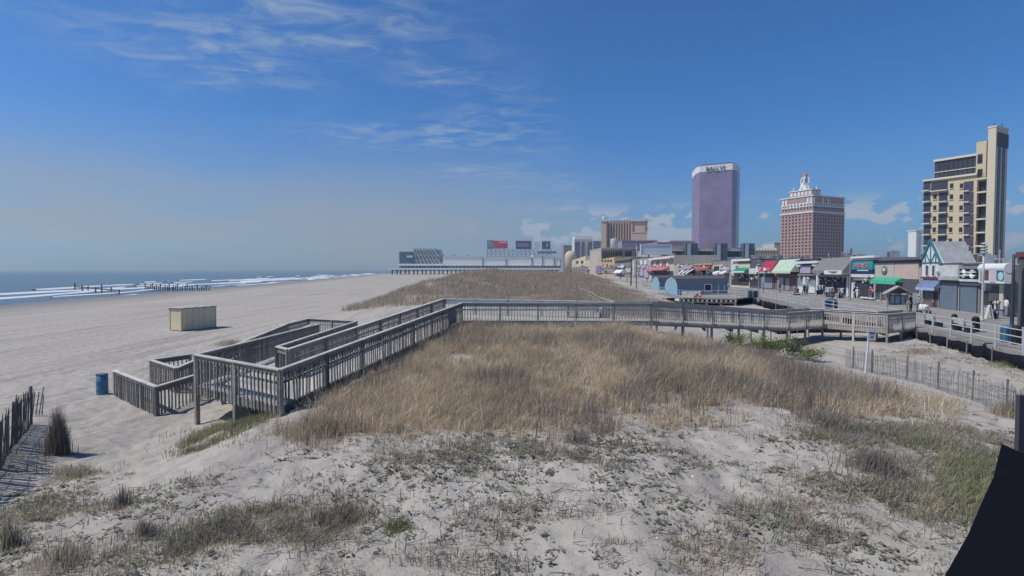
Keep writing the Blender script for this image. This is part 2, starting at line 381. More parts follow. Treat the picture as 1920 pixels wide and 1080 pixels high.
bp2 = nn('ShaderNodeBump'); bp2.inputs['Strength'].default_value = .35; bp2.inputs['Distance'].default_value = .012; t.links.new(gr, bp2.inputs['Height']); t.links.new(bp.outputs[0], bp2.inputs['Normal'])
t.links.new(bp2.outputs[0], b.inputs['Normal'])
beach = link('beach_sand', me, sand); tag(beach, 'pale grey sand of the beach and dunes', 'sand', kind='structure')

# ------------------------------------------------------------------ sea
m = MB()
ys = [-3000, -500, 0, 100, 300, 700, 1500, 4000, 12000, 45000]
xs = [-60000, -20000, -6000, -1500, -500, -250, -120, -60, -20, 400, 3000]
m.v = [(x, y, SEA) for y in ys for x in xs]; k = len(xs)
m.f = [(j*k+i, j*k+i+1, (j+1)*k+i+1, (j+1)*k+i) for j in range(len(ys)-1) for i in range(k-1)]; m.mi = [0]*len(m.f)
wat = mat('sea_water', (.045, .085, .115), .22, .25, .02, spec=.45)
t = wat.node_tree; N = t.nodes; b = N['Principled BSDF']
tc = N.new('ShaderNodeNewGeometry'); mpn = N.new('ShaderNodeMapping'); mpn.inputs['Scale'].default_value = (.30, .10, 1); mpn.inputs['Rotation'].default_value = (0,0,math.radians(-9)); t.links.new(tc.outputs['Position'], mpn.inputs[0])
nz = N.new('ShaderNodeTexNoise'); nz.inputs['Scale'].default_value = 1.0; nz.inputs['Detail'].default_value = 6; t.links.new(mpn.outputs[0], nz.inputs['Vector'])
bp = N.new('ShaderNodeBump'); bp.inputs['Strength'].default_value = 1.0; bp.inputs['Distance'].default_value = 1.1; t.links.new(nz.outputs[0], bp.inputs['Height']); t.links.new(bp.outputs[0], b.inputs['Normal'])
tag(m.build('sea', wat), 'grey blue sea reaching to the horizon', 'sea', kind='structure')
# breaking waves: real ridges of white water along the shore
foam = mat('foam', (.60, .62, .64), .7, .12, 1.5)
m = MB()
def surf(off, y0, y1, wid, hgt, seed, thr):
    yy = np.arange(y0, y1, 2.0); run = []
    den = fbm(yy*.02+seed, yy*0+seed*3.1, 3); xo = off + (fbm(yy*.018+seed*2, yy*0+5, 3)-.5)*16
    w = wid * (.35 + 1.5*np.clip(den-thr, 0, .4)/.3) * (den > thr)
    for i in range(len(yy)-1):
        if w[i] <= 0 or w[i+1] <= 0: continue
        p = []
        for q in (i, i+1):
            x = float(shore(yy[q]) + xo[q]); hh = hgt*(.5+float(den[q]))
            ww = float(w[q]) * (1 + yy[q]*.002)
            p.append([(x-ww, yy[q], SEA+.004), (x-ww*.25, yy[q], SEA+hh), (x+ww*.2, yy[q], SEA+hh*.75), (x+ww, yy[q], SEA+.02)])
        m.add(p[0]+p[1], [(0,1,5,4),(1,2,6,5),(2,3,7,6)])
for a in ((2,40,1100,1.0,.06,1,.30),(-8,40,1000,1.0,.16,2,.40),(-18,30,1000,1.6,.3,3,.36),(-30,30,1100,1.7,.38,4,.40),(-45,30,900,1.5,.4,5,.50),(-70,60,800,1.4,.4,6,.58)): surf(*a)
tag(m.build('surf_foam', foam), 'white foam of small waves breaking along the shore', 'foam', kind='stuff')
# ------------------------------------------------------------------ timber ramp and walkway
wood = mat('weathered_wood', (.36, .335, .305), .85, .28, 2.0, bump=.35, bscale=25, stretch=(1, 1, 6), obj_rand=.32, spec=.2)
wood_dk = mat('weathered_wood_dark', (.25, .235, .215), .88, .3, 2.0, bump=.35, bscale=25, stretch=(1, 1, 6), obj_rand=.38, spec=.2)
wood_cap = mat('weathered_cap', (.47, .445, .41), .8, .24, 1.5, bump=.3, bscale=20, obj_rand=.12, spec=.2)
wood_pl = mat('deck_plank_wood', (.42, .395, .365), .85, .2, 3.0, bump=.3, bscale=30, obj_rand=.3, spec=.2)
board_grey = mat('pale_grey_board', (.66, .69, .70), .7, .1, 1.0, obj_rand=.08)
A = atz(367, 665, 2.35); B = atz(525, 693, 2.35)
Cn = atz(866, 568, 3.30); D = atz(832, 560, 3.30)
U1 = atz(540, 655, 2.42); U2 = atz(520, 650, 2.35)
L2r = atz(669, 602, 1.45); L2l = atz(578, 597.5, 1.45); M2 = atz(597, 608, 1.52)
En = atz(1222, 568.5, 3.28); Fn = atz(1477, 586, 2.24); Gn = atz(1543, 582, 2.24); Hn = atz(1664, 589, 2.24); In = atz(1716, 585, 2.24)
Ef = atz(1150, 565.5, 3.28); Ef2 = atz(1232, 565.2, 3.28); Ff = Vector((19.3, Fn.y + 2.3, 2.24)); Gf = Gn + Vector((.2, 2.3, 0)); Hf = Hn + Vector((.8, 2.2, 0)); If = In + Vector((.5, 2.0, 0))
W1 = atz(283, 675, 1.12); W2 = atz(331, 690, 1.12); W3 = atz(364, 676, 1.14); W4 = atz(455, 641, 1.25); W5 = atz(540, 606.5, 1.42)
Q1 = atz(215, 695, 1.02); Q2 = atz(293, 725, 1.02); Q3 = atz(364, 703.5, 1.06)
M3 = Vector((M2.x - .55, M2.y + .3, 1.5))
walk = empty('timber_walkway', (B.x, B.y, gz(B.x, B.y)))
tag(walk, 'weathered grey timber ramp and walkway with railings crossing the dune to the boardwalk', 'walkway')
WO = Vector(walk.location)
def wpart(name, mb, m, bevel=0.0):
    mb.v = [tuple(Vector(q) - WO) for q in mb.v]
    return mb.build(name, m, walk, bevel=bevel)
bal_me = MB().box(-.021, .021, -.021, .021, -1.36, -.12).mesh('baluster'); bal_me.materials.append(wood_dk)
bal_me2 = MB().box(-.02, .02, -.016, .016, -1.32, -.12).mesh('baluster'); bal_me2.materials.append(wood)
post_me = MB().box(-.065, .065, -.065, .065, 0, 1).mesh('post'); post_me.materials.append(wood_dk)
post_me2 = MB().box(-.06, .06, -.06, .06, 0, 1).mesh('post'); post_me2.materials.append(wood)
STUFF = MB(); STUFF2 = MB(); NIND = [0]
def railing(P, Q, indiv=True, sp=.17, psp=2.4, light=False, rim=True, board=.19, ends=(True, True), hand=True, low=0.0, post_down=True):
    P = Vector(P); Q = Vector(Q); d = Q - P; L = Vector((d.x, d.y, 0)).length; h = d.normalized(); rz = math.atan2(d.y, d.x)
    sd = Vector((d.y, -d.x, 0)).normalized()      # towards the right of travel
    bm_, pm_ = (bal_me2, post_me2) if light else (bal_me, post_me)
    wd = wood if light else wood_dk
    up = Vector((0, 0, 1))
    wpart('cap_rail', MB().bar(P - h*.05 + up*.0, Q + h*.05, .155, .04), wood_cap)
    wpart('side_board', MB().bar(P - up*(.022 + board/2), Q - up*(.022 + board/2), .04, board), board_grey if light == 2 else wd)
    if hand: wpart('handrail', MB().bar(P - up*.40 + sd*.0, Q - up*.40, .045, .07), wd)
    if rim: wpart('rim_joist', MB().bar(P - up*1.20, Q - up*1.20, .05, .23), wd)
    n = max(2, int(L / sp))
    for i in range(1, n):
        p = P + d * (i / n) + sd * .043
        if indiv and NIND[0] < 300:
            NIND[0] += 1
            o = bpy.data.objects.new('baluster', bm_); COL.objects.link(o); o.parent = walk; o.location = p - WO
            o.rotation_euler = (random.gauss(0, .014), random.gauss(0, .016), rz + random.gauss(0, .05))
        else:
            s = STUFF2 if light else STUFF
            w_ = .019 if light else .021
            a = h*w_; a.z = 0; b_ = sd * (.016 if light else .021); lo = p - up*(1.33 + low); hi = p - up*.12
            s.hexa([lo-a-b_, lo+a-b_, lo+a+b_, lo-a+b_], [hi-a-b_, hi+a-b_, hi+a+b_, hi-a+b_])
    k = max(1, round(L / psp))
    for i in range(k + 1):
        if (i == 0 and not ends[0]) or (i == k and not ends[1]): continue
        p = P + d * (i / k)
        zb = gz(p.x, p.y) - .35 if post_down else p.z - 1.3
        zb = min(zb, p.z - 1.3)
        o = bpy.data.objects.new('post', pm_); COL.objects.link(o); o.parent = walk
        o.location = Vector((p.x, p.y, zb)) - sd*.012 - WO; o.scale = (1, 1, p.z - .021 - zb); o.rotation_euler = (0, 0, rz)
railing(A, B, sp=.21, psp=2.3)
railing(B, Cn, sp=.17, psp=2.3)
railing(Q1, Q2, sp=.2, psp=1.8, hand=False)
railing(Q2, Q3, sp=.17, psp=1.9, hand=False)
railing(D, U1, sp=.17, psp=2.4)
railing(U1, U2, sp=.2, psp=3, rim=False, hand=False)
railing(A, M2, sp=.17, psp=2.4, ends=(False, True))
railing(W1, W2, sp=.2, psp=3, hand=False)
railing(U2, L2r, indiv=False)
railing(L2r, L2l, indiv=False, ends=(False, True))
railing(M2, M3, indiv=False, hand=False); railing(M3, Q3, indiv=False, ends=(False, False))
railing(W2, W3, indiv=False, hand=False); railing(W3, W4, indiv=False, ends=(False, True)); railing(W4, W5, indiv=False, ends=(False, True)); railing(W5, L2l, indiv=False, ends=(False, False))
railing(W1, atz(356, 664.5, 1.15), indiv=False, hand=False)
railing(D, Ef, indiv=False, light=2, board=.34, hand=False, ends=(False, True)); railing(Ef, Ef2, indiv=False, light=1, ends=(False, True))
railing(Cn, En, indiv=False, light=1, ends=(False, True)); railing(En, Fn, indiv=False, light=1, ends=(False, True))
for a, b_ in ((Ef2, Ff), (Ff, Gf), (Gf, Hf), (Hf, If)): railing(a, b_, indiv=False, light=1, ends=(False, True), hand=False)
for a, b_ in ((Fn, Gn), (Gn, Hn), (Hn, In)): railing(a, b_, indiv=False, light=1, ends=(False, True), sp=.15)
for s, mm in ((STUFF, wood_dk), (STUFF2, wood)): tag(wpart('baluster', s, mm), kind='stuff')
# notice board fixed to the ramp railing near the top
nb = Vector(Cn) * .14 + Vector(B) * .0
tt = .845; p = B.lerp(Cn, tt); q = B.lerp(Cn, tt + .075); sd = Vector((q.y-p.y, p.x-q.x, 0)).normalized()
wpart('notice_board', MB().bar(p + sd*.09 - Vector((0,0,.58)), q + sd*.09 - Vector((0,0,.58)), .03, .72), mat('dark_board', (.16, .17, .20), .6, .1))
# planks
plank_me = MB().box(-.5, .5, -.066, .066, -.02, .02).mesh('plank'); plank_me.materials.append(wood_pl)
PST = MB(); NPL = [0]
def planks(a0, a1, b0, b1, indiv=True, dz=-1.07):   # strip between side a (a0->a1) and side b (b0->b1)
    a0, a1, b0, b1 = [Vector(q) + Vector((0, 0, dz)) for q in (a0, a1, b0, b1)]
    L = ((a1-a0).length + (b1-b0).length) / 2; n = max(1, int(L / .142))
    for i in range(n):
        f = (i + .5) / n; p = a0.lerp(a1, f); q = b0.lerp(b1, f); d = q - p; mid = (p + q) / 2 + Vector((0, 0, random.uniform(-.004, .004)))
        if indiv and NPL[0] < 300:
            NPL[0] += 1
            o = bpy.data.objects.new('plank', plank_me); COL.objects.link(o); o.parent = walk; o.location = mid - WO
            o.rotation_euler = (0, -math.atan2(d.z, Vector((d.x, d.y)).length), math.atan2(d.y, d.x)); o.scale = (d.length - .06, 1, 1)
        else: PST.bar(p + d.normalized()*.03, q - d.normalized()*.03, .132, .04)
Um = U1.lerp(U2, .5)
planks(A, U2, B, U1)                                   # landing by the beach
planks(B, Cn, U1, D)                                   # long ramp up to the platform
planks(A + (A - M2)*0, M2, U2, L2r - (L2r-U2)*.08)     # ramp back down
planks(M2 + Vector((-2.2, .2, 0)), L2l, L2r - (L2r-U2)*.08, L2r, indiv=False)
planks(L2l - (L2l-W5)*.2, W3, M3, Q3, indiv=False)
planks(W1, W2, Q1, Q2, indiv=False); planks(W2, W3, Q2, Q3, indiv=False)
planks(Cn, En, D, Ef2, indiv=False); planks(En, Fn, Ef2, Ff, indiv=False); planks(Fn, Gn, Ff, Gf, indiv=False); planks(Gn, Hn, Gf, Hf, indiv=False); planks(Hn, In, Hf, If, indiv=False)
tag(wpart('plank', PST, wood_pl), kind='stuff')
# cross beams under the raised part
for a, b_ in ((En.lerp(Fn, .15), Ef2.lerp(Ff, .15)), (En.lerp(Fn, .35), Ef2.lerp(Ff, .35)), (En.lerp(Fn, .55), Ef2.lerp(Ff, .55)), (En.lerp(Fn, .75), Ef2.lerp(Ff, .75)), (En.lerp(Fn, .95), Ef2.lerp(Ff, .95)), (Gn, Gf), (Gn.lerp(Hn, .5), Gf.lerp(Hf, .5)), (Hn, Hf)):
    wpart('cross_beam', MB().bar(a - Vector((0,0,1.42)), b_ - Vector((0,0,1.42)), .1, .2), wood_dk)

# bench and litter bin on the platform
bx = atz(1090, 597, 2.23)
bench = empty('bench', (bx.x, bx.y + .4, 2.23), math.radians(-8)); tag(bench, 'low slatted timber bench against the far railing of the walkway platform', 'bench')
for i in range(4): MB().box(-.95, .95, -.28 + i*.13, -.17 + i*.13, .42, .46).build('slat', wood_cap, bench)
for i in range(2): MB().box(-.95, .95, .28, .31, .58 + i*.16, .70 + i*.16).build('slat', wood_cap, bench)
for s in (-.8, .8):
    MB().box(s-.05, s+.05, -.24, -.14, 0, .42).build('leg', wood_dk, bench); MB().box(s-.05, s+.05, .31, .38, 0, .86).build('leg', wood_dk, bench)
bp_ = atz(1136, 597, 2.23)
bin_ = empty('litter_bin', (bp_.x, bp_.y + .5, 2.23)); tag(bin_, 'round pale grey ribbed litter bin beside the bench on the walkway platform', 'litter bin')
galv = mat('galvanised', (.45, .47, .48), .45, .12, 4, metal=.2)
m = MB(); prof = [(.30 + (.012 if i % 2 else 0), z) for i, z in enumerate(np.linspace(.03, .88, 12))]
m.lathe([(.29, 0)] + prof, 20); m.build('drum', galv, bin_, smooth=True)
MB().lathe([(.33, .88), (.33, .93), (.27, .95), (.05, .97)], 20).build('rim', galv, bin_)
for k in range(10):
    a = k*math.pi/5; MB().box(-.03, .03, -.004, .01, .08, .84).build('stave', board_grey, bin_).matrix_local = Matrix.Rotation(a, 4, 'Z') @ Matrix.Translation((0, -.325, 0))

# ------------------------------------------------------------------ things on the beach
bb = atz(192, 738, 0.0); zb = gz(bb.x, bb.y)
barrel = empty('trash_barrel', (bb.x, bb.y, zb - .03)); barrel.scale = (.74, .74, 1); tag(barrel, 'blue steel trash barrel standing on the sand by the ramp exit', 'barrel')
blue = mat('barrel_blue', (.06, .17, .29), .45, .18, 3, spec=.4, bump=.1); rust = mat('rust', (.14, .075, .05), .9, .3, 6)
m = MB(); m.lathe([(.285,0),(.30,.015),(.285,.03),(.285,.30),(.298,.315),(.285,.33),(.285,.60),(.298,.615),(.285,.63),(.285,.90)], 28); m.build('drum', blue, barrel, smooth=True)
MB().lathe([(.286,.895),(.30,.905),(.30,.925),(.27,.925),(.265,.5)], 28).build('rim', rust, barrel, smooth=True)

c1 = atz(340, 622, 0.0); c0 = atz(312, 611, 0.0); c2 = atz(402, 607.5, 0.0)
box = empty('beach_storage_box', (c1.x, c1.y, gz(c1.x, c1.y)-.05)); tag(box, 'cream beach storage box with striped flat lid on the open sand', 'storage box')
cream = mat('cream_paint', (.66, .57, .38), .6, .1, 1.2, spec=.3); creamd = mat('cream_trim', (.58, .50, .34), .6, .1, 1.2)
dA = Vector((.342, .94, 0))*3.46; LA = dA.length; ua = dA.normalized(); ub = Vector((-ua.y, ua.x, 0)); LB = 1.43
box.rotation_euler = (0, 0, math.atan2(ua.y, ua.x))
HB = 2.0
MB().box(.04, LA-.04, .04, LB-.04, .12, HB-.05).build('body', cream, box)
for i in range(3): MB().box(0, LA, .1 + i*.5, .2 + i*.5, 0, .12).build('skid', wood_dk, box)
for (x, y) in ((0,0),(LA-.1,0),(0,LB-.1),(LA-.1,LB-.1)): MB().box(x, x+.1, y, y+.1, .1, HB-.05).build('corner_post', creamd, box)
for i in range(5): MB().box(LA/6*(i+1)-.03, LA/6*(i+1)+.03, .02, .04, .12, HB-.05).build('batten', creamd, box)
lid = MB().box(-.05, LA+.05, -.05, LB+.05, HB-.05, HB).build('lid', mat('lid_grey', (.15, .155, .17), .7, .1), box)
for i in range(4): MB().box(.2 + i*LA/4, .2 + i*LA/4 + LA/8, -.03, LB+.03, HB, HB+.035).build('lid_panel', mat('lid_pale', (.5, .5, .5), .6, .1), lid)

def snow_fence(name, label, pts, h, sp, sw, m, lean=0.0, posts=(), postm=None, jit=.05):
    root = empty(name, (*pts[0][:2], gz(*pts[0][:2]))); tag(root, label, 'fence', 'slat snow fences')
    O = Vector(root.location)
    sm_ = MB().box(-sw/2, sw/2, -.006, .006, 0, 1).mesh('slat'); sm_.materials.append(m)
    segs = []
    for i in range(len(pts)-1):
        a = Vector(pts[i][:2]); b_ = Vector(pts[i+1][:2]); L = (b_-a).length; n = max(1, int(L/sp))
        for k in range(n):
            p = a.lerp(b_, k/n); segs.append((p, math.atan2(b_.y-a.y, b_.x-a.x)))
    zs = ground(np.array([s[0].x for s in segs]), np.array([s[0].y for s in segs]))
    for (p, rz), z in zip(segs, zs):
        o = bpy.data.objects.new('slat', sm_); COL.objects.link(o); o.parent = root
        hh = h * random.uniform(1-jit, 1+jit); o.location = Vector((p.x, p.y, z - .08)) - O; o.scale = (random.uniform(.8, 1.2), 1, hh + .08)
        o.rotation_euler = (random.gauss(lean, .03), random.gauss(0, .035), rz)
    for w in (.15, .5, .85):
        MB().tube([Vector((s[0].x, s[0].y, z + h*w)) - O for s, z in list(zip(segs, zs))[::4] + [(segs[-1], zs[-1])]], .008, 5).build('wire', mat('wire', (.2, .2, .2), .5, .1, metal=.6), root)
    for (x, y, hp) in posts:
        z = gz(x, y); MB().tube([Vector((x, y, z-.3)) - O, Vector((x + .02, y, z + hp)) - O], .035, 6).build('post', postm or wood_dk, root)
    return root
slat_g = mat('grey_slat', (.30, .29, .285), .9, .2, 4, obj_rand=.3)
slat_d = mat('dark_slat', (.13, .125, .12), .9, .2, 4, obj_rand=.3)
fp = [tuple(atz(a, b_, .3)[:2]) for a, b_ in ((1585,679),(1599,684),(1634,695),(1700,712),(1758,735),(1823,759),(1886,793),(1940,832))]
snow_fence('snow_fence', 'thin grey slat fence on dark stakes between the dune grass and the boardwalk sand', fp, .95, .086, .024, slat_g, posts=[(*fp[i], 1.12) for i in (1,2,3,4,5,6)], postm=slat_d)
fl = [tuple(atz(a, b_, .65)[:2]) for a, b_ in ((-90,935),(0,862),(30,812),(58,772))]
snow_fence('snow_fence', 'dark leaning slat fence on the small dune at the left edge', fl, 1.2, .07, .042, slat_d, posts=[(*fl[1], 1.15), (*fl[2], 1.2), (*fl[3], 1.25)], postm=slat_d, jit=.12, lean=.05)
fr = [tuple(atz(a, b_, .3)[:2]) for a, b_ in ((60,772),(72,768),(84,764))]
snow_fence('snow_fence', 'short broken end of dark slats beside the left fence', fr, .8, .11, .04, slat_d, jit=.25, lean=.12)
def stake_rail(name, label, p0, p1, z, n, h, beams, m, r=.05):
    a = atz(*p0, z); b_ = atz(*p1, z); root = empty(name, (a.x, a.y, gz(a.x, a.y))); tag(root, label, 'rail'); O = Vector(root.location)
    for i in range(n):
        p = a.lerp(b_, i/(n-1)); g_ = gz(p.x, p.y); MB().tube([Vector((p.x, p.y, g_-.3))-O, Vector((p.x, p.y, g_+h))-O], r, 6).build('stake', m, root)
    for f in beams:
        for i in range(n-1):
            p, q = a.lerp(b_, i/(n-1)), a.lerp(b_, (i+1)/(n-1)); MB().bar(Vector((p.x, p.y, gz(p.x, p.y)+h*f))-O, Vector((q.x, q.y, gz(q.x, q.y)+h*f))-O, r*1.2, r*2).build('beam', m, root)
stake_rail('timber_rail', 'low timber rail running down the dune behind the walkway', (1086, 552), (1152, 570), 1.4, 4, .9, (.95, .45), wood)
stake_rail('stake_fence', 'thin stake fence on the dune left of the blue sheds', (1112, 543), (1250, 562), .7, 9, 1.3, (.9, .5), slat_g, .035)
stake_rail('timber_ramp_rail', 'pale timber rail on the sand beside the smaller shed', (1150, 535), (1236, 540), .8, 6, 1.0, (1.0, .5), mat('pale_new_timber', (.46, .46, .36), .8, .15), .07)

# sign on a leaning white post by the walkway
sp_ = atz(1622, 700, .2); z0 = gz(sp_.x, sp_.y)
sg = empty('beach_sign', (sp_.x, sp_.y, z0)); tag(sg, 'small white notice sign with dark lines on a leaning white post by the fence', 'sign')
white = mat('white_paint', (.60, .61, .60), .5, .06, 2); ink = mat('sign_ink', (.05, .10, .14), .6, .1)
MB().bar((0, 0, -.3), (.17, 0, 2.05), .07, .07, side=(1,0,0)).build('post', white, sg)
pl = MB().box(-.17, .23, -.075, -.045, 1.62, 2.13).build('panel', white, sg); pl.location = (.12, 0, 0); pl.rotation_euler = (0, .05, 0)
for z, w in ((2.0, .3), (1.94, .28), (1.82, .12), (1.76, .2)): MB().box(.03-w/2, .03+w/2, -.079, -.076, z-.02, z+.02).build('line', ink, pl)

# old timber groynes at the water's edge
def groyne(label, p0, p1, n, h, beams):
    a = atz(*p0, -.95); b_ = atz(*p1, -.95); r = empty('timber_groyne', (a.x, a.y, gz(a.x, a.y))); tag(r, label, 'groyne', 'timber groynes in the surf'); O = Vector(r.location)
    for i in range(n):
        p = a.lerp(b_, (i + random.uniform(-.2, .2))/(n-1)); hh = h*random.uniform(.35, 1.0) if i % 4 else h*1.3
        MB().tube([Vector((p.x, p.y, -2.0)) - O, Vector((p.x + random.uniform(-.1,.1), p.y, -.9 + hh)) - O], .17, 7).build('pile', slat_d, r)
    for z, f0, f1 in beams: MB().bar(a.lerp(b_, f0) + Vector((0,.2,z)) - O, a.lerp(b_, f1) + Vector((0,.2,z)) - O, .2, .35).build('beam', slat_d, r)
groyne('old timber groyne with a long beam at the left of the surf', (140, 543), (222, 549), 7, 1.6, ((.9, 0, .55), (.7, .4, 1.0)))
groyne('row of short broken timber piles right of the beamed groyne', (272, 541), (392, 546), 30, 1.4, ((.35, .05, .5),))

# dark roof corner of the building that the picture is taken from
pts = [(1878,832),(1921,851),(1990,880),(1990,1200),(1700,1190),(1771,1080),(1815,1002),(1840,943),(1862,896)]
YD = 3.4
rc = empty('roof_corner', aty(1900, 1100, YD)); tag(rc, 'black roof corner jutting in at the lower right edge', 'roof'); O = Vector(rc.location)
m = MB(); m.prism([aty(a, b_, YD) - O for a, b_ in pts], (1.4, .95, -.6)); m.build('roof_panel', mat('black_felt', (.022, .022, .03), .95, .15, 3, spec=.1), rc)
p0 = aty(1917, 742, YD+1.2) - O; p1 = aty(1917, 900, YD+1.2) - O
MB().box(p0.x-.02, p0.x+.25, p0.y, p0.y+.04, p1.z-.6, p0.z).build('corner_post', mat('black_post', (.05, .045, .06), .9, .1), rc)
# ------------------------------------------------------------------ boardwalk
BZ = 1.17
bwood = mat('boardwalk_planks', (.25, .235, .22), .85, .2, .6, bump=.3, bscale=8, spec=.2)
t = bwood.node_tree; N = t.nodes; b = N['Principled BSDF']
g = N.new('ShaderNodeNewGeometry'); mp_ = N.new('ShaderNodeMapping'); mp_.inputs['Rotation'].default_value = (0, 0, math.radians(38)); mp_.inputs['Scale'].default_value = (7, .4, 1); t.links.new(g.outputs['Position'], mp_.inputs[0])
nz = N.new('ShaderNodeTexNoise'); nz.inputs['Scale'].default_value = 1; nz.inputs['Detail'].default_value = 3; t.links.new(mp_.outputs[0], nz.inputs['Vector'])
src = b.inputs['Base Color'].links[0].from_socket; mx = N.new('ShaderNodeMix'); mx.data_type = 'RGBA'; mx.blend_type = 'MULTIPLY'; mx.inputs[0].default_value = .45
rp = N.new('ShaderNodeMapRange'); rp.inputs[1].default_value = .3; rp.inputs[2].default_value = .7; rp.inputs[3].default_value = .6; rp.inputs[4].default_value = 1.5; t.links.new(nz.outputs[0], rp.inputs[0])
t.links.new(src, mx.inputs[6]); t.links.new(rp.outputs[0], mx.inputs[7]); t.links.new(mx.outputs[2], b.inputs['Base Color'])
J = lambda px, py: atz(px, py, 2.24)
R = {'a': J(1920, 620), 'b': J(1719, 586), 'c': J(1683, 580.5), 'd': J(1545, 562), 'e': J(1518, 560), 'f': J(1413, 543), 'g': J(1380, 545.5), 'h': J(1274, 544.5), 'i': J(1234, 538)}
LEFT = [(22.0, 10), (24.2, 20), tuple(R['a'][:2]), tuple(R['b'][:2]), tuple(R['c'][:2]), tuple(R['d'][:2]), tuple(R['e'][:2]), tuple(R['f'][:2]), (37.5, 100), (38, 130), (40, 200), (46, 320), (58, 560), (75, 900)]
SHOP = [(36.5, 18), (40.0, 35)] + [tuple(atz(a, b_, BZ)[:2]) for a, b_ in ((1833,587.4),(1761,577.8),(1644,563.7),(1597,558.5),(1540,552.6),(1480,545.5),(1428,541),(1363,536.7))] + [(56.2,165),(58,200),(63,300),(76,560),(95,900)]
def interp(poly, y): return float(np.interp(y, [p[1] for p in poly], [p[0] for p in poly]))
m = MB(); yy = sorted(set([p[1] for p in LEFT] + [p[1] for p in SHOP]))
L_ = [(interp(LEFT, y), y) for y in yy]; R_ = [(interp(SHOP, y) + 3, y) for y in yy]
n = len(yy)
m.v = [(x, y, BZ) for x, y in L_] + [(x, y, BZ) for x, y in R_] + [(x, y, BZ-.32) for x, y in L_] + [(x, y, BZ-.32) for x, y in R_]
for i in range(n-1):
    m.f += [(i, n+i, n+i+1, i+1), (2*n+i+1, 3*n+i+1, 3*n+i, 2*n+i), (i, i+1, 2*n+i+1, 2*n+i)]
m.mi = [0]*len(m.f)
tag(m.build('boardwalk', bwood), 'broad grey plank boardwalk in front of the shops', 'boardwalk', kind='structure')
# raised platform for the sheds, on piles
pl_ = [tuple(R['i'][:2]), tuple(R['h'][:2]), tuple(R['g'][:2]), tuple(R['f'][:2]), (38.2, 104)]
plat = empty('beach_platform', (R['g'].x, R['g'].y, .1)); tag(plat, 'plank platform on piles carrying the blue sheds beside the boardwalk', 'platform'); O = Vector(plat.location)
MB().prism([Vector((x, y, BZ-.02)) - O for x, y in pl_], (0, 0, -.2)).build('deck', bwood, plat)
for i in range(13):
    p = R['h'].lerp(R['g'], i/12); MB().box(p.x-.08-O.x, p.x+.08-O.x, p.y-.12-O.y, p.y+2-O.y, BZ-.55-O.z, BZ-.223-O.z).build('joist', wood_cap, plat)
MB().bar(R['h']*1 - O - Vector((0,-.3,1.72)), R['g'] - O - Vector((0,-.3,1.72)), .25, .25).build('beam', wood_dk, plat)
for i in range(5):
    p = R['h'].lerp(R['g'], i/4); MB().box(p.x-.13-O.x, p.x+.13-O.x, p.y+.1-O.y, p.y+.4-O.y, -.5-O.z, BZ-.6-O.z).build('pile', wood_dk, plat)
# pale pipe railings
pale = mat('pale_rail_paint', (.42, .435, .44), .5, .08, 1.0, spec=.4)
bluer = mat('blue_rail_paint', (.30, .47, .58), .5, .08, 1.0, spec=.4)
def pipe_rail(label, pts, m, rails=(0, -.36, -.72), psp=2.3, r=.032):
    P = [Vector(p) for p in pts]; root = empty('pipe_railing', P[0] - Vector((0,0,1.07))); tag(root, label, 'railing', 'pipe railings along the boardwalk'); O = Vector(root.location)
    for dz in rails:
        for i in range(len(P)-1): MB().tube([P[i]+Vector((0,0,dz))-O, P[i+1]+Vector((0,0,dz))-O], r, 6).build('rail', m, root)
    for i in range(len(P)-1):
        L = (P[i+1]-P[i]).length; k = max(1, round(L/psp))
        for j in range(k + (1 if i == len(P)-2 else 0)):
            p = P[i].lerp(P[i+1], j/k); MB().tube([p-O-Vector((0,0,1.25)), p-O+Vector((0,0,.02))], r*1.35, 6).build('post', m, root)
    return root
ext = R['a'] + (R['a']-R['b'])*.5
pipe_rail('white pipe railing on the boardwalk edge at the right of the picture', [ext, R['a'], R['b']], pale)
pipe_rail('white pipe railing on the boardwalk behind the far end of the timber walkway', [R['c'], R['d']], pale)
pipe_rail('white pipe railing on the boardwalk between the steps and the shed platform', [R['e'], R['f']], pale)
pipe_rail('pale pipe railing along the front of the shed platform', [R['f'], R['g'], R['g'].lerp(R['h'], .62)], pale)
pipe_rail('light blue pipe railing round the left corner of the shed platform', [R['g'].lerp(R['h'], .64), R['h'], R['i']], bluer)
pipe_rail('long far pipe railing along the boardwalk past the sheds', [Vector((37.4, 106, 2.24)), Vector((38, 130, 2.24)), Vector((40, 200, 2.24)), Vector((46, 320, 2.24))], pale, psp=5, r=.05)
# steps down to the sand in the gap of the railing
st = empty('beach_steps', (31.2, 55.0, .2)); tag(st, 'timber steps with sloping handrails in the gap of the boardwalk railing', 'steps'); O = Vector(st.location)
for i in range(5): MB().box(29.3+i*.3-O.x, 29.62+i*.3-O.x, 54.3-O.y, 56.0-O.y, BZ-.22-.19*(4-i)-O.z, BZ-.17-.19*(4-i)-O.z).build('tread', bwood, st)
for y in (54.25, 56.05): MB().bar(Vector((29.0, y, 1.3))-O, Vector((31.1, y, 2.2))-O, .05, .06).build('handrail', pale, st)
for y in (54.25, 56.05): MB().bar(Vector((29.2, y, .1))-O, Vector((31.2, y, 1.1))-O, .06, .25).build('stringer', wood_dk, st)
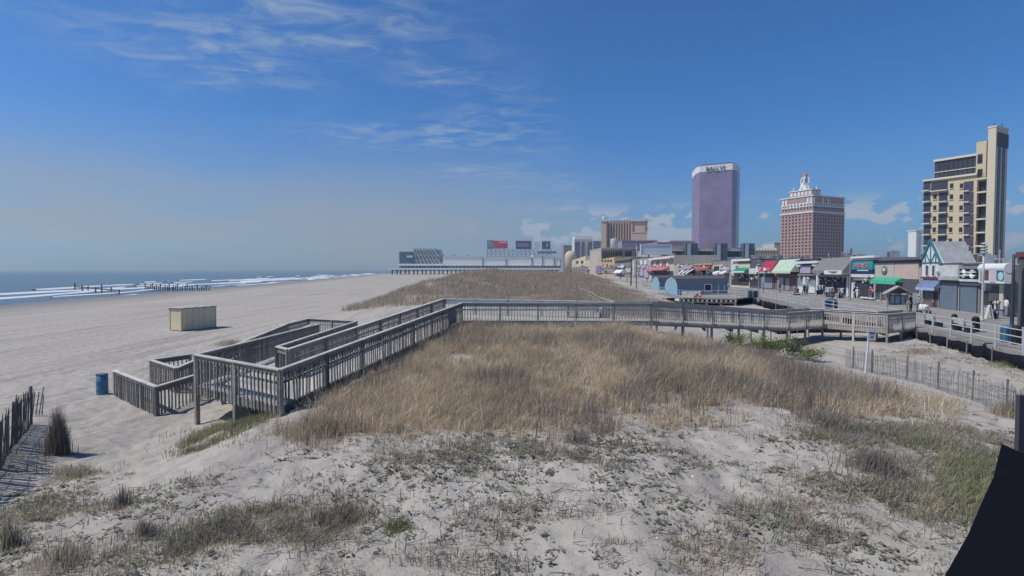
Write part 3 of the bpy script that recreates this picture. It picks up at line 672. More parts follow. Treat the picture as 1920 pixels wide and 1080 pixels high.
# dark fabric skirt along the boardwalk foot
blk = mat('black_fabric', (.014, .014, .024), .95, .2, 1.5, spec=.05)
def skirt(label, pts, ht, dx=-.35):
    root = empty('silt_fence', (pts[0][0], pts[0][1], gz(*pts[0]))); tag(root, label, 'fabric fence', 'black fabric fences at the boardwalk foot'); O = Vector(root.location)
    m = MB(); n = 0
    P = []
    for i in range(len(pts)-1):
        for k in range(8):
            f = k/8; P.append((pts[i][0]*(1-f)+pts[i+1][0]*f, pts[i][1]*(1-f)+pts[i+1][1]*f))
    P.append(pts[-1])
    for i in range(len(P)-1):
        (a, b_), (c_, d) = P[i], P[i+1]; z0 = gz(a, b_)-.1; z1 = gz(c_, d)-.1; w0 = .12*math.sin(i*1.7); w1 = .12*math.sin((i+1)*1.7)
        m.hexa([Vector((a+w0, b_, z0))-O, Vector((a+w0+.02, b_, z0))-O, Vector((c_+w1+.02, d, z1))-O, Vector((c_+w1, d, z1))-O][::-1], [Vector((a+w0, b_, ht+.05*math.sin(i)))-O, Vector((a+w0+.02, b_, ht+.05*math.sin(i)))-O, Vector((c_+w1+.02, d, ht+.05*math.sin(i+1)))-O, Vector((c_+w1, d, ht+.05*math.sin(i+1)))-O][::-1])
    m.build('fabric', blk, root, smooth=True)
    for i in range(0, len(P), 6): MB().box(P[i][0]-.12-O.x, P[i][0]-.07-O.x, P[i][1]-.02-O.y, P[i][1]+.03-O.y, gz(*P[i])-.2-O.z, ht+.15-O.z).build('stake', wood_dk, root)
ab = [R['a'].lerp(R['b'], f) for f in (-.1, .25, .5, .75, .97)]
skirt('black fabric skirt on stakes below the right hand boardwalk railing', [(p.x-.3, p.y) for p in ab], 1.02)
skirt('black fabric skirt sagging under the end of the timber walkway', [(28.2, 41), (26.5, 42.5), (24, 43.5), (21.5, 43.2)], .55)
skirt('black fabric skirt on the sand beside the beach steps', [(R['e'].x-.4, R['e'].y+.5), (32.6, 63), (34.5, 72), (R['f'].x-.8, R['f'].y-2)], .95)

# ---- lamp posts
steel = mat('lamp_steel', (.25, .28, .30), .5, .1, 2, metal=.3); dsteel = mat('dark_steel', (.035, .045, .06), .6, .1, 2)
def lamp(label, px, base, top, m=steel, z=BZ, tiers=3, r=.07):
    p = atz(px, base, z); h = aty(px, top, p.y).z - z
    root = empty('lamp_post', p); tag(root, label, 'lamp post', 'lamp posts along the boardwalk')
    MB().lathe([(.17,0),(.17,.12),(.12,.2),(r*1.3,.5),(r,h*.6),(r*.85,h-.75)], 10).build('pole', m, root, smooth=True)
    if tiers:
        for i in range(tiers):
            z0 = h-.75+i*.22; MB().lathe([(.10,z0),(.24,z0+.02),(.25,z0+.10),(.12,z0+.15),(.11,z0+.22)], 14).build('louvre', m, root, smooth=True)
        MB().lathe([(.09,h-.02),(.25,h),(.03,h+.1)], 14).build('cap', m, root)
    return root
lamp('tall grey lamp post with tiered head in front of the teal sign shop', 1593, 563, 465)
lamp('tall pale lamp post with tiered head before the right end shops', 1841, 602, 457, mat('lamp_pale', (.42, .44, .42), .5, .1))
lamp('slim grey lamp post rising in front of the red awning', 1422, 566, 490, tiers=2, r=.06)
lamp('tall grey lamp post with tiered head left of the blank billboard', 1193, 541, 452, tiers=3, r=.12)
lamp('plain dark flagless pole at the right edge of the shops', 1897, 613, 457, dsteel, tiers=0, r=.09)
lamp('thin grey pole rising behind the blue shed roof', 1325, 548, 496, tiers=0, r=.07)
lamp('thin dark pole on the far boardwalk left of the tiered lamp', 1183, 536, 480, dsteel, tiers=1, r=.14)

# ---- blue sheds with gambrel roofs
sidb = mat('shed_blue', (.19, .29, .37), .7, .12, 1.5, stretch=(1,1,8)); gabb = mat('shed_gable_blue', (.25, .36, .44), .7, .08, 1.5); rfg = mat('shed_roof', (.10, .105, .125), .9, .15, 3); trimw = mat('trim_white', (.72, .74, .75), .5, .05)
def shed(label, p, yaw, L, Wd, h, hr, door=True, pane='shed_window'):
    root = empty('gambrel_shed', p, yaw); tag(root, label, 'shed', 'blue gambrel sheds')
    MB().box(0, L, 0, Wd, 0, h).build('wall', sidb, root)
    prof = [(0, h), (Wd*.14, h+hr*.62), (Wd*.5, h+hr), (Wd*.86, h+hr*.62), (Wd, h)]
    for x in (-.02, L-.06):
        MB().prism([Vector((x, y, z)) for y, z in [(0, 0)] + prof + [(Wd, 0)]], (.08, 0, 0)).build('gable', gabb, root)
    for i in range(4):
        (y0, z0), (y1, z1) = prof[i], prof[i+1]; nrm = Vector((0, -(z1-z0), y1-y0)).normalized()*.07
        MB().prism([Vector((-.12, y0, z0)), Vector((L+.12, y0, z0)), Vector((L+.12, y1, z1)), Vector((-.12, y1, z1))], nrm).build('roof_panel', rfg, root)
    MB().box(-.13, L+.13, Wd*.14-.05, Wd*.14+.0, h+hr*.62+.075, h+hr*.62+.13).build('roof_trim', trimw, root)
    for i in range(9): MB().box(.1, L-.1, -.025, -.002, .1+i*h/9, .1+i*h/9+h/9*.85).build('clapboard', sidb, root)
    if door:
        w = MB(); w.box(L*.53, L*.66, -.05, -.03, h*.30, h*.95); w.build('window_pane', mat('dark_glass', (.03,.035,.045), .2, .2, spec=.5), root)
        for a, b_, c_, d in ((L*.515, L*.535, h*.22, h*.97), (L*.655, L*.675, h*.1, h*.97), (L*.515, L*.675, h*.26, h*.33), (L*.53, L*.66, h*.92, h*1.0)): MB().box(a, b_, -.07, -.045, c_, d).build('window_trim', trimw, root)
        for x in (.80, .92): MB().box(L*x, L*(x+.018), -.07, -.03, h*.25, h*.92).build('shutter', trimw, root)
    return root
s0 = atz(1270, 553, BZ); s1 = atz(1364, 551, BZ); dv = s1 - s0
shed('larger blue shed with dark gambrel roof and white window nearest the platform railing', s0, math.atan2(dv.y, dv.x), dv.length, 3.2, 1.75, 1.35)
s2 = atz(1243, 545, BZ)
shed('smaller blue shed with rounded dark roof behind the larger one', s2 + Vector((0, 2.5, 0)), math.atan2(dv.y, dv.x), 4.0, 2.6, 1.7, 1.25, door=False)

# ---- bins, bench, board, planters on the boardwalk
dbl = mat('bin_navy', (.03, .06, .13), .5, .15, 2); bbl = mat('bin_blue', (.07, .16, .26), .5, .15, 2)
def bin_at(label, px, py, m, h=1.05, r=.33):
    p = atz(px, py, BZ); root = empty('street_bin', p); tag(root, label, 'bin', 'bins on the boardwalk')
    MB().lathe([(r*.9,0),(r,.05),(r,h*.8),(r*1.06,h*.82)], 16).build('drum', m, root, smooth=True)
    MB().lathe([(r*1.06,h*.82),(r*.95,h*.92),(r*.5,h),(r*.1,h+.02)], 16).build('lid', m, root, smooth=True)
    for k in range(6): MB().box(-.03,.03,-.012,.012,.08,h*.78).build('stave', m, root).matrix_local = Matrix.Rotation(k*math.pi/3, 4, 'Z') @ Matrix.Translation((0, -r-.005, 0))
bin_at('navy bin, left one of the pair behind the railing end', 1554, 579, dbl); bin_at('navy bin, right one of the pair behind the railing end', 1563, 580, dbl)
bin_at('blue bin behind the railing by the slim lamp post', 1406, 557, bbl); bin_at('navy bin right of the blue bin by the slim lamp post', 1416, 558, dbl)
bin_at('tall dark bin behind the right hand railing', 1829, 622, mat('bin_black', (.02,.02,.025), .8, .1), 1.0, .2)
bin_at('blue bin close to the right edge behind the railing', 1887, 642, bbl, 1.0, .26); bin_at('black bin at the right edge behind the railing', 1905, 646, MATS['bin_black'], 1.05, .2)
bin_at('slim dark bin behind the railing near the information kiosk', 1789, 614, MATS['bin_black'], .95, .17)
def boardwalk_bench(label, px, py, yaw):
    p = atz(px, py, BZ); r = empty('boardwalk_bench', p, yaw); tag(r, label, 'bench', 'benches on the boardwalk')
    for i in range(4): MB().box(-.8,.8,-.25+i*.12,-.15+i*.12,.43,.46).build('slat', wood_cap, r)
    for i in range(3): MB().box(-.8,.8,.24+i*.02,.265+i*.02,.55+i*.13,.65+i*.13).build('slat', wood_cap, r)
    for s in (-.7,.7): MB().box(s-.03,s+.03,-.24,.22,0,.43).build('leg', dsteel, r); MB().box(s-.03,s+.03,.22,.29,0,.92).build('arm', dsteel, r)
boardwalk_bench('slatted bench behind the railing next to the walkway end', 1751, 612, math.radians(75))
boardwalk_bench('white slatted bench behind the railing between the dark bins', 1806, 622, math.radians(75))
# small roofed information kiosk
kp = atz(1682, 584, BZ); kr = empty('information_kiosk', kp, math.radians(-14)); tag(kr, 'small grey gable roofed information kiosk on posts on the boardwalk', 'kiosk')
wk = mat('kiosk_wood', (.33, .30, .27), .85, .2, 3)
for x in (-.85, .85): MB().box(x-.07, x+.07, -.07, .07, 0, 1.75).build('post', wk, kr)
for s in (-1, 1):
    MB().prism([Vector((0, -.45, 2.42)), Vector((0, .45, 2.42)), Vector((s*1.2, .45, 1.68)), Vector((s*1.2, -.45, 1.68))], (0, 0, .1)).build('roof_panel', wk, kr)
MB().prism([Vector((-.85, -.1, 1.80)), Vector((.85, -.1, 1.80)), Vector((0, -.1, 2.35))], (0, .2, 0)).build('gable', slat_d, kr)
MB().box(-.72, .72, -.04, .04, .65, 1.62).build('notice_panel', mat('kiosk_panel', (.12,.13,.14), .4, .3, 4), kr)
for x, w in ((-.45,.3),(0,.35),(.45,.3)): MB().box(x-w/2, x+w/2, -.055, -.042, .8, 1.5).build('poster', mat('poster_grey', (.35,.37,.38), .6, .3, 5), kr)
# painted banner panel hung on the platform railing
bp0 = R['g'].lerp(R['h'], .60); bp1 = R['g'].lerp(R['h'], .96)
bn = empty('railing_banner', bp0); tag(bn, 'cream and red floral banner hung on the shed platform railing', 'banner'); O = Vector(bn.location)
MB().bar(bp0 - O + Vector((0,-.08,-.6)), bp1 - O + Vector((0,-.08,-.6)), .03, .95).build('cloth', mat('banner_cloth', (.58,.55,.46), .8, .3, 1.5), bn)
for i in range(14):
    p = bp0.lerp(bp1, random.uniform(.02, .35 if i < 9 else .95)) - O; z = random.uniform(-.95, -.25)
    MB().lathe([(.02,0),(random.uniform(.12,.22),.01),(.02,.03)], 8).build('blossom', mat('banner_red', (.5,.12,.14), .8, .3, 3) if i < 9 else mat('banner_pale', (.65,.66,.62), .8, .2, 3), bn).matrix_local = Matrix.Translation((p.x, -.11+p.y, z)) @ Matrix.Rotation(math.pi/2, 4, 'X')
# ------------------------------------------------------------------ shops
def project(x, y, z):
    dx, dy, dz = x, y, z - CAM_Z
    f = dy*CP - dz*SP; u_ = dy*SP + dz*CP
    return 960 + FOC*dx/f, 540 - FOC*u_/f
def on_line(px, poly, z=BZ):
    best = None
    for i in range(len(poly)-1):
        (x0, y0), (x1, y1) = poly[i], poly[i+1]
        for k in range(60):
            f = k/60; x = x0*(1-f)+x1*f; y = y0*(1-f)+y1*f
            e = abs(project(x, y, z)[0]-px)
            if best is None or e < best[0]: best = (e, x, y)
    return Vector((best[1], best[2], z))
class Frame:
    def __init__(s, P, Q, z):
        s.P = Vector((P.x, P.y, z)); d = Vector((Q.x-P.x, Q.y-P.y, 0)); s.L = d.length; s.u = d.normalized(); s.n = Vector((-s.u.y, s.u.x, 0)); s.yaw = math.atan2(s.u.y, s.u.x)
    def uw(s, px, py, v=0.0):
        d = ray(px, py); o = Vector((0, 0, CAM_Z)); q = s.P + s.n*v; t = (q-o).dot(s.n)/d.dot(s.n); p = o + d*t - s.P
        return p.dot(s.u), p.z
    def rect(s, r, v=0.0):
        x0, y0, x1, y1 = r; xm = (x0+x1)/2; ym = (y0+y1)/2
        return s.uw(x0, ym, v)[0], s.uw(x1, ym, v)[0], s.uw(xm, y1, v)[1], s.uw(xm, y0, v)[1]
C = lambda n, c, r=.7, v=.12, s=1.0, **k: mat(n, c, r, v, s, **k)
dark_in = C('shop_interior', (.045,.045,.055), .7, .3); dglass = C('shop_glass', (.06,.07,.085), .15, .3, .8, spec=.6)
shut = C('shutter_steel', (.155,.195,.25), .5, .1, .5); shut2 = C('shutter_grey', (.20,.21,.23), .5, .1, .5)
white_w = C('white_wall', (.62,.63,.63), .7, .1); grey_w = C('grey_wall', (.22,.22,.235), .8, .15); dk_w = C('dark_wall', (.085,.09,.105), .8, .15); brick_w = C('brick_wall', (.17,.12,.12), .9, .2, 2)
tan_w = C('tan_wall', (.45,.37,.25), .8, .1); cream_w = C('cream_wall', (.52,.48,.38), .8, .1); pink_w = C('pink_stucco', (.48,.375,.33), .8, .08); beige_w = C('beige_stucco', (.43,.40,.37), .8, .08)
red_a = C('red_awning', (.32,.035,.065), .7, .12); green_a = C('pale_green_awning', (.40,.50,.39), .7, .1); grn = C('green_awning', (.05,.33,.21), .7, .1); grn2 = C('dark_green_awning', (.02,.22,.14), .7, .1)
teal = C('teal_sign', (.03,.26,.27), .5, .2, .5); navy = C('navy_sign', (.02,.03,.09), .5, .2); purple = C('lilac_sign', (.38,.32,.46), .6, .15, 2); black = C('sign_black', (.012,.013,.02), .5, .2)
shing = C('grey_shingle', (.19,.18,.185), .9, .15, 2); redp = C('sign_red', (.5,.06,.08), .5, .1); bluea = C('blue_awning', (.14,.18,.30), .6, .25, 1.5); pinkp = C('pale_pink', (.52,.43,.47), .6, .12)
def part_box(root, name, r, m, v0, v1, F_):
    a, b_, c_, d = F_.rect(r, v0); return MB().box(a, b_, v0, v1, c_, d).build(name, m, root)
def shop(name, label, x0, x1, top, wall, parts=(), dep=12, line=None, z=BZ, capm=None, cat='shop'):
    line = line or SHOP
    F_ = Frame(on_line(x0, line, z), on_line(x1, line, z), z)
    root = empty(name, F_.P, F_.yaw); tag(root, label, cat, 'shops along the boardwalk')
    H = F_.uw((x0+x1)/2, top)[1]
    MB().box(.01, F_.L-.01, 0, dep, -.3, H).build('wall', wall, root)
    MB().box(-.03, F_.L+.03, -.06, .25, H+.002, H+.16).build('coping', capm or dk_w, root)
    rn_ = random.Random(int(x0)); ru = C('roof_unit_grey', (.34,.35,.36), .6, .2)
    for i_ in range(rn_.choice((1, 2, 2))):
        a = rn_.uniform(.1, .75)*F_.L; v_ = rn_.uniform(2.5, 6); w_ = rn_.uniform(.8, 1.6); h_ = rn_.uniform(.5, 1.1)
        o = MB().box(a, a+w_, v_, v_+1.2, H+.001, H+h_).build('roof_unit', ru, root); MB().box(a+.1, a+w_-.1, v_-.03, v_-.002, H+.15, H+h_-.1).build('grille', dk_w, o)
    a = rn_.uniform(.15, .85)*F_.L; MB().tube([(a, 3, H-.1), (a, 3, H+rn_.uniform(.8, 1.8))], .07, 6).build('vent_pipe', ru, root)
    for p in parts:
        k, nm, r, m = p[:4]; pr = p[4] if len(p) > 4 else .08; a, b_, c_, d = F_.rect(r, -pr if k in 'pf' else 0)
        if k == 'p': MB().box(a, b_, -pr, -.004, c_, d).build(nm, m, root)
        elif k == 'f':                                # framed pane
            o = MB().box(a, b_, -.05, -.004, c_, d).build(nm, m, root)
            for q in ((a-.06, a, c_-.06, d+.06), (b_, b_+.06, c_-.06, d+.06), (a, b_, d, d+.06), (a, b_, c_-.06, c_)): MB().box(q[0], q[1], -pr, -.005, q[2], q[3]).build('frame', p[5] if len(p) > 5 else grey_w, o)
        elif k == 'a':                                # sloping awning
            a, b_, _, _ = F_.rect(r, -pr*.5); c_ = F_.rect(r, -pr)[2]
            o = MB().prism([Vector((a, -.03, d)), Vector((b_, -.03, d)), Vector((b_, -pr, c_)), Vector((a, -pr, c_))], (0, .0, -.06)).build(nm, m, root)
            MB().box(a, b_, -pr-.03, -pr+.01, c_-.38, c_-.062).build('valance', p[5] if len(p) > 5 else m, o)
            for s_ in (a, b_-.05): MB().prism([Vector((s_, -.03, d-.08)), Vector((s_, -pr, c_-.08)), Vector((s_, -.03, c_-.08))], (.05, 0, 0)).build('side_cheek', m, o)
        elif k == 's':                                # roller shutter with ribs
            o = MB().box(a, b_, -.04, -.004, c_, d).build(nm, m, root)
            n = 12
            for i in range(n): MB().box(a+.03, b_-.03, -.065, -.041, c_+(d-c_)*(i+.12)/n, c_+(d-c_)*(i+.88)/n).build('slat', m, o)
            for s_ in (a-.08, b_): MB().box(s_, s_+.08, -.12, -.002, c_, d+.1).build('guide_rail', dk_w, o)
        elif k == 't':                                # lettering
            me_ = text_mesh(p[5], d-c_, .03, *(p[6] if len(p) > 6 else ())); w = max(v.co.x for v in me_.vertices)-min(v.co.x for v in me_.vertices)
            o = link(nm, me_, m, root); o.location = ((a+b_)/2, -pr, (c_+d)/2); s_ = (b_-a)/max(w, .01); o.scale = (s_, 1, 1)
        elif k == 'c':                                # round emblem
            rr = (b_-a)/2; MB().lathe([(rr,0),(rr,.05),(rr*.8,.06)], 20).build(nm, m, root).matrix_local = Matrix.Translation(((a+b_)/2, -pr, (c_+d)/2)) @ Matrix.Rotation(math.pi/2, 4, 'X') @ Matrix.Scale((d-c_)/(b_-a), 4, (0,1,0))
    return root, F_, H
# right to left, nearest first
r, F_, H = shop('corner_shop', 'corner shop with white bulging sign board of posters at the right end', 1838, 1880, 498, grey_w, [
 ('p','sign_board',(1835,505,1883,531),white_w,.7),('p','poster',(1837,508,1843,527),C('poster_olive',(.30,.31,.24)),.74),('p','poster',(1846,506,1853,525),C('poster_dark',(.10,.08,.08),.5,.5,3),.74),
 ('p','poster',(1855,506,1866,529),pinkp,.74),('p','poster',(1868,507,1881,526),C('poster_blue',(.04,.14,.24),.5,.6,2),.74),
 ('f','door_glass',(1842,546,1855,573),dark_in,.12,grey_w),('p','base_panel',(1841,575,1856,589),C('shop_panel',(.32,.34,.35))),('p','dark_bay',(1858,537,1871,590),dk_w,.1),('p','side_wall',(1873,533,1880,580),cream_w,.1)])
a, b_, c_, d = F_.rect((1834,503,1884,509), -.7); MB().tube([(a, -.35, d), (b_, -.35, d)], .42, 12).build('rounded_sign_top', white_w, r)
a, b_, c_, d = F_.rect((1855,482,1880,497)); MB().box(a, b_, 4, 8, c_-.5, d+1.5).build('roof_unit', grey_w, r)
a, b_, c_, d = F_.rect((1868,512,1881,524), -.76); MB().lathe([(.3,0),(.38,.03),(.2,.05)], 10).build('poster_figure', C('poster_aqua',(.35,.55,.6)), r).matrix_local = Matrix.Translation(((a+b_)/2+.15,-.75,(c_+d)/2)) @ Matrix.Rotation(math.pi/2,4,'X')
r, F_, H = shop('tattoo_shop', 'shuttered shop under a black sign with a white tribal emblem', 1797, 1836, 497, grey_w, [
 ('p','sign_board',(1797,504,1834,523),black,.3),('p','lower_sign',(1797,523.5,1834,528),C('sign_pale_lettering',(.55,.57,.58),.6,.4,4),.3),('p','shutter_head',(1798,529,1836,535),dk_w,.2),('s','shutter',(1801,536,1833,586),shut)], z=BZ)
a, b_, c_, d = F_.rect((1797,504,1834,523), -.3); cx, cz = (a+b_)/2, (c_+d)/2; hw, hh = (b_-a)/2*.93, (d-c_)/2*.9
m = MB()
for sx in (-1, 1):
    for sz in (-1, 1):
        for k in range(3):
            pts = []
            for i in range(7):
                f = i/6; pts.append(Vector((cx + sx*hw*(.22 + .2*k*.3 + f*(.34+.11*k)), -.33, cz + sz*hh*(.22 + (.72-.24*k)*math.sin(f*(1.6+.3*k)) - .04*k))))
            m.tube(pts, [.055*(1-abs(i/6-.35)) + .01 for i in range(7)], 6)
for k in range(24):
    an = k*math.pi/12; m.tube([Vector((cx+hw*.36*math.cos(an), -.33, cz+hh*.38*math.sin(an))), Vector((cx+hw*.36*math.cos(an+.27), -.33, cz+hh*.38*math.sin(an+.27)))], .05, 6)
m.build('emblem', C('emblem_white', (.72,.74,.75)), r)
MB().lathe([(hw*.3,0),(hw*.3,.03)], 18).build('emblem_centre', C('emblem_grey', (.2,.21,.23),.6,.5,3), r).matrix_local = Matrix.Translation((cx,-.31,cz)) @ Matrix.Rotation(math.pi/2,4,'X') @ Matrix.Scale(hh/hw*.9,4,(0,1,0))
shop('shuttered_shop', 'shuttered shop under a plain white curved sign board', 1759, 1797, 496, white_w, [
 ('p','sign_board',(1759,498,1796,525),C('sign_offwhite',(.52,.53,.51),.5,.18,1.5),.45),('p','sign_stripe',(1760,518,1795,523),C('sign_greygreen',(.33,.38,.37),.6,.4,5),.48),('c','emblem',(1767,508,1772,517),C('emblem_grey2',(.24,.26,.27)),.5),('p','shutter_head',(1760,526,1797,532),dk_w,.2),('s','shutter',(1763,533,1796,580),shut)])
# the gabled house front
r, F_, H = shop('gabled_shop', 'narrow shop with pointed white gable and teal trim boards', 1727, 1760, 494, C('gable_white',(.58,.64,.66)), [
 ('f','window',(1735,498,1740,517),dark_in,.12,white_w),('f','window',(1747,498,1752,517),dark_in,.12,white_w),('p','red_band',(1727,519,1758,523),C('maroon',(.15,.05,.06)),.2),
 ('a','awning',(1724,524,1759,538),bluea,.7,C('awning_valance',(.35,.40,.62),.6,.4,4)),('f','door',(1750,547,1756,576),dark_in,.12,brick_w),('f','shop_window',(1731,545,1746,565),dglass,.12,C('window_frame_red',(.28,.16,.16))),('p','low_wall',(1729,566,1748,577),brick_w,.1)], dep=14, capm=C('teal_trim',(.06,.17,.19)))
apw = F_.uw(1746, 453)[1]; L = F_.L; tt_ = MATS['teal_trim']
MB().prism([Vector((-.3, -.02, H)), Vector((L+.3, -.02, H)), Vector((L*.5, -.02, apw))], (0, .25, 0)).build('gable', MATS['gable_white'], r)
for s_ in (0, 1):
    e = Vector((-.4 if s_ == 0 else L+.4, -.1, H-.15)); ap = Vector((L*.5, -.1, apw+.15)); MB().bar(e, ap, .12, .28).build('barge_board', tt_, r)
for p_, q_ in (((.5,0),(.5,1)),((.5,0),(.24,.5)),((.5,0),(.76,.5)),((.22,0),(.22,.42)),((.78,0),(.78,.42))):
    MB().bar(Vector((L*p_[0], -.06, H+(apw-H)*p_[1])), Vector((L*q_[0], -.06, H+(apw-H)*q_[1])), .06, .13, side=(0,1,0)).build('trim_board', tt_, r)
for s_ in (-.3, L+.3): MB().prism([Vector((s_, .2, H)), Vector((L*.5, .2, apw)), Vector((L*.5, 3.2, apw)), Vector((s_, 3.2, H))], (0, 0, -.12)).build('roof_panel', C('pale_roof',(.28,.29,.30),.85,.2,1.5), r)
shop('stucco_shop', 'wide beige and pink stucco shop with round emblem and green awning', 1638, 1724, 490, beige_w, [
 ('p','stucco_panel',(1677,493,1722,523),pink_w,.12),('p','stucco_panel',(1641,493,1676,520),beige_w,.12),('p','roof_edge',(1638,488,1724,492),black,.3),('c','emblem',(1656,499,1666,515),C('emblem_dark',(.10,.11,.12)),.16),('c','emblem_face',(1658,502,1664,509),C('emblem_pale',(.5,.52,.52)),.2),
 ('a','awning',(1638,519,1687,527),grn,.9,C('green_valance',(.10,.42,.31))),('p','glass_front',(1641,531,1687,562),dglass,.1),('p','mullion',(1650,531,1652,563),grey_w,.14),('p','mullion',(1661,531,1663,563),grey_w,.14),('p','mullion',(1674,531,1676,563),grey_w,.14),
 ('p','dark_fascia',(1690,526,1722,547),dk_w,.1),('p','grey_shutter',(1690,548,1721,570),C('shutter_pale',(.24,.255,.265)),.08)])
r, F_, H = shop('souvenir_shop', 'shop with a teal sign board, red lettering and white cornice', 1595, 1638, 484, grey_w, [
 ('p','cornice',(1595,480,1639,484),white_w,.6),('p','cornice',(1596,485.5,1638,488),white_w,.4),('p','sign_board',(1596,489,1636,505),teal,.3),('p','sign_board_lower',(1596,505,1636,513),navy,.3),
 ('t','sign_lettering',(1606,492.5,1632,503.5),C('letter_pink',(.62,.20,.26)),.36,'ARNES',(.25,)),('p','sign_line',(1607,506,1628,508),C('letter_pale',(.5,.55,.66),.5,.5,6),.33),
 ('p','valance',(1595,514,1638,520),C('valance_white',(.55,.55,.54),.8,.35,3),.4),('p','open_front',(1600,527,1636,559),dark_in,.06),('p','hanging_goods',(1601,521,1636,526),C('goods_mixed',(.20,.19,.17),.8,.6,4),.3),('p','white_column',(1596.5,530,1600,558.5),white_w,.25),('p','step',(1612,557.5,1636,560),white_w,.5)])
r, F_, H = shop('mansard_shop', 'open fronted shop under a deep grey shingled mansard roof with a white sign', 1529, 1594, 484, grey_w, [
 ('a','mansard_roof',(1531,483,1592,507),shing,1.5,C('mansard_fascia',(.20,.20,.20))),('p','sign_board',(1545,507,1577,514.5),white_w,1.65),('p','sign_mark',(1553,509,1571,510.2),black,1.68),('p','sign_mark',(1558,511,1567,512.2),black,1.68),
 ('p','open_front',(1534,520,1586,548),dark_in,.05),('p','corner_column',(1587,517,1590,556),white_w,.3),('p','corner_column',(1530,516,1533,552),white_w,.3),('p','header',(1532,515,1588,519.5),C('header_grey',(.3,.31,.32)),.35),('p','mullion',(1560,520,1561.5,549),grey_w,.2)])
shop('cornice_shop', 'shop with flared white cornice and a framed lilac sign', 1491, 1529, 489, C('slate_purple',(.17,.15,.18)), [
 ('p','roof_edge',(1491,487,1533,489),black,.7),('p','cornice',(1493,489.5,1532,494),white_w,.8),('p','cornice_bracket',(1493,494.5,1500,500),white_w,.6),('p','cornice_bracket',(1522,494.5,1530,499),white_w,.6),
 ('p','sign_frame',(1498,496,1521,513.5),navy,.3),('p','sign_board',(1500,498,1519.5,512),purple,.34),('p','ledge',(1495,514,1524,516.5),grey_w,.6),('f','shop_window',(1496,523,1505,536),C('window_sky',(.20,.26,.28),.2),.1,white_w),('f','shop_window',(1510,523,1526,536),MATS['window_sky'],.1,white_w),
 ('p','white_panel',(1496,537.5,1506,549),white_w,.12),('p','white_panel',(1514,537.5,1527,549),white_w,.12),('p','white_column',(1505.5,518,1509,535),white_w,.4)])
shop('green_awning_shop', 'brick shop under a large sloping pale green awning', 1451, 1491, 487, brick_w, [
 ('a','awning',(1455,486.5,1491,509),green_a,1.7,C('awning_white_edge',(.5,.5,.46))),('f','shop_window',(1457,520,1469,543),C('window_grey',(.26,.28,.31),.3),.1,brick_w),('f','shop_window',(1472,522,1480,544),MATS['window_grey'],.1,brick_w),('p','ledge',(1452,513,1490,517),C('ledge_brown',(.2,.13,.12)),.7)])
shop('red_awning_shop', 'shuttered shop under a sloping dark red awning with white square sign', 1425, 1451, 489, dk_w, [
 ('a','awning',(1429,489,1452,509),red_a,1.5,C('awning_valance_pale',(.42,.38,.40),.7,.4,4)),('p','square_sign',(1431,502,1435.5,507.5),C('sign_pink_white',(.75,.6,.63)),1.9),('s','shutter',(1428,520,1449,540),C('shutter_light',(.27,.29,.32),.5)),('p','brick_pier',(1449.5,518,1451,543),brick_w,.2)])
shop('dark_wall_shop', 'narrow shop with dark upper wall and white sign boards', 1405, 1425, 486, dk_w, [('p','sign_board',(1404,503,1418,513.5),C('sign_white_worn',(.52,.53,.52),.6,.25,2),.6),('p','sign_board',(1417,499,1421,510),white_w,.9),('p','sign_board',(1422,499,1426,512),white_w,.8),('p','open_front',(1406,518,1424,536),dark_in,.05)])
shop('dark_green_awning_shop', 'pale shop with a curved dark green awning over its open front', 1370, 1405, 485, cream_w, [('p','upper_band',(1383,490,1404,494.5),C('brown_band',(.22,.17,.13)),.1),('p','cornice',(1371,486,1405,489.5),white_w,.5),('a','awning',(1378,502,1402,508),grn2,1.6,white_w),('p','sign_board',(1371,498,1379,507),C('sign_aqua',(.45,.56,.57)),.8),('p','open_front',(1371,514,1404,535),dark_in,.05)])
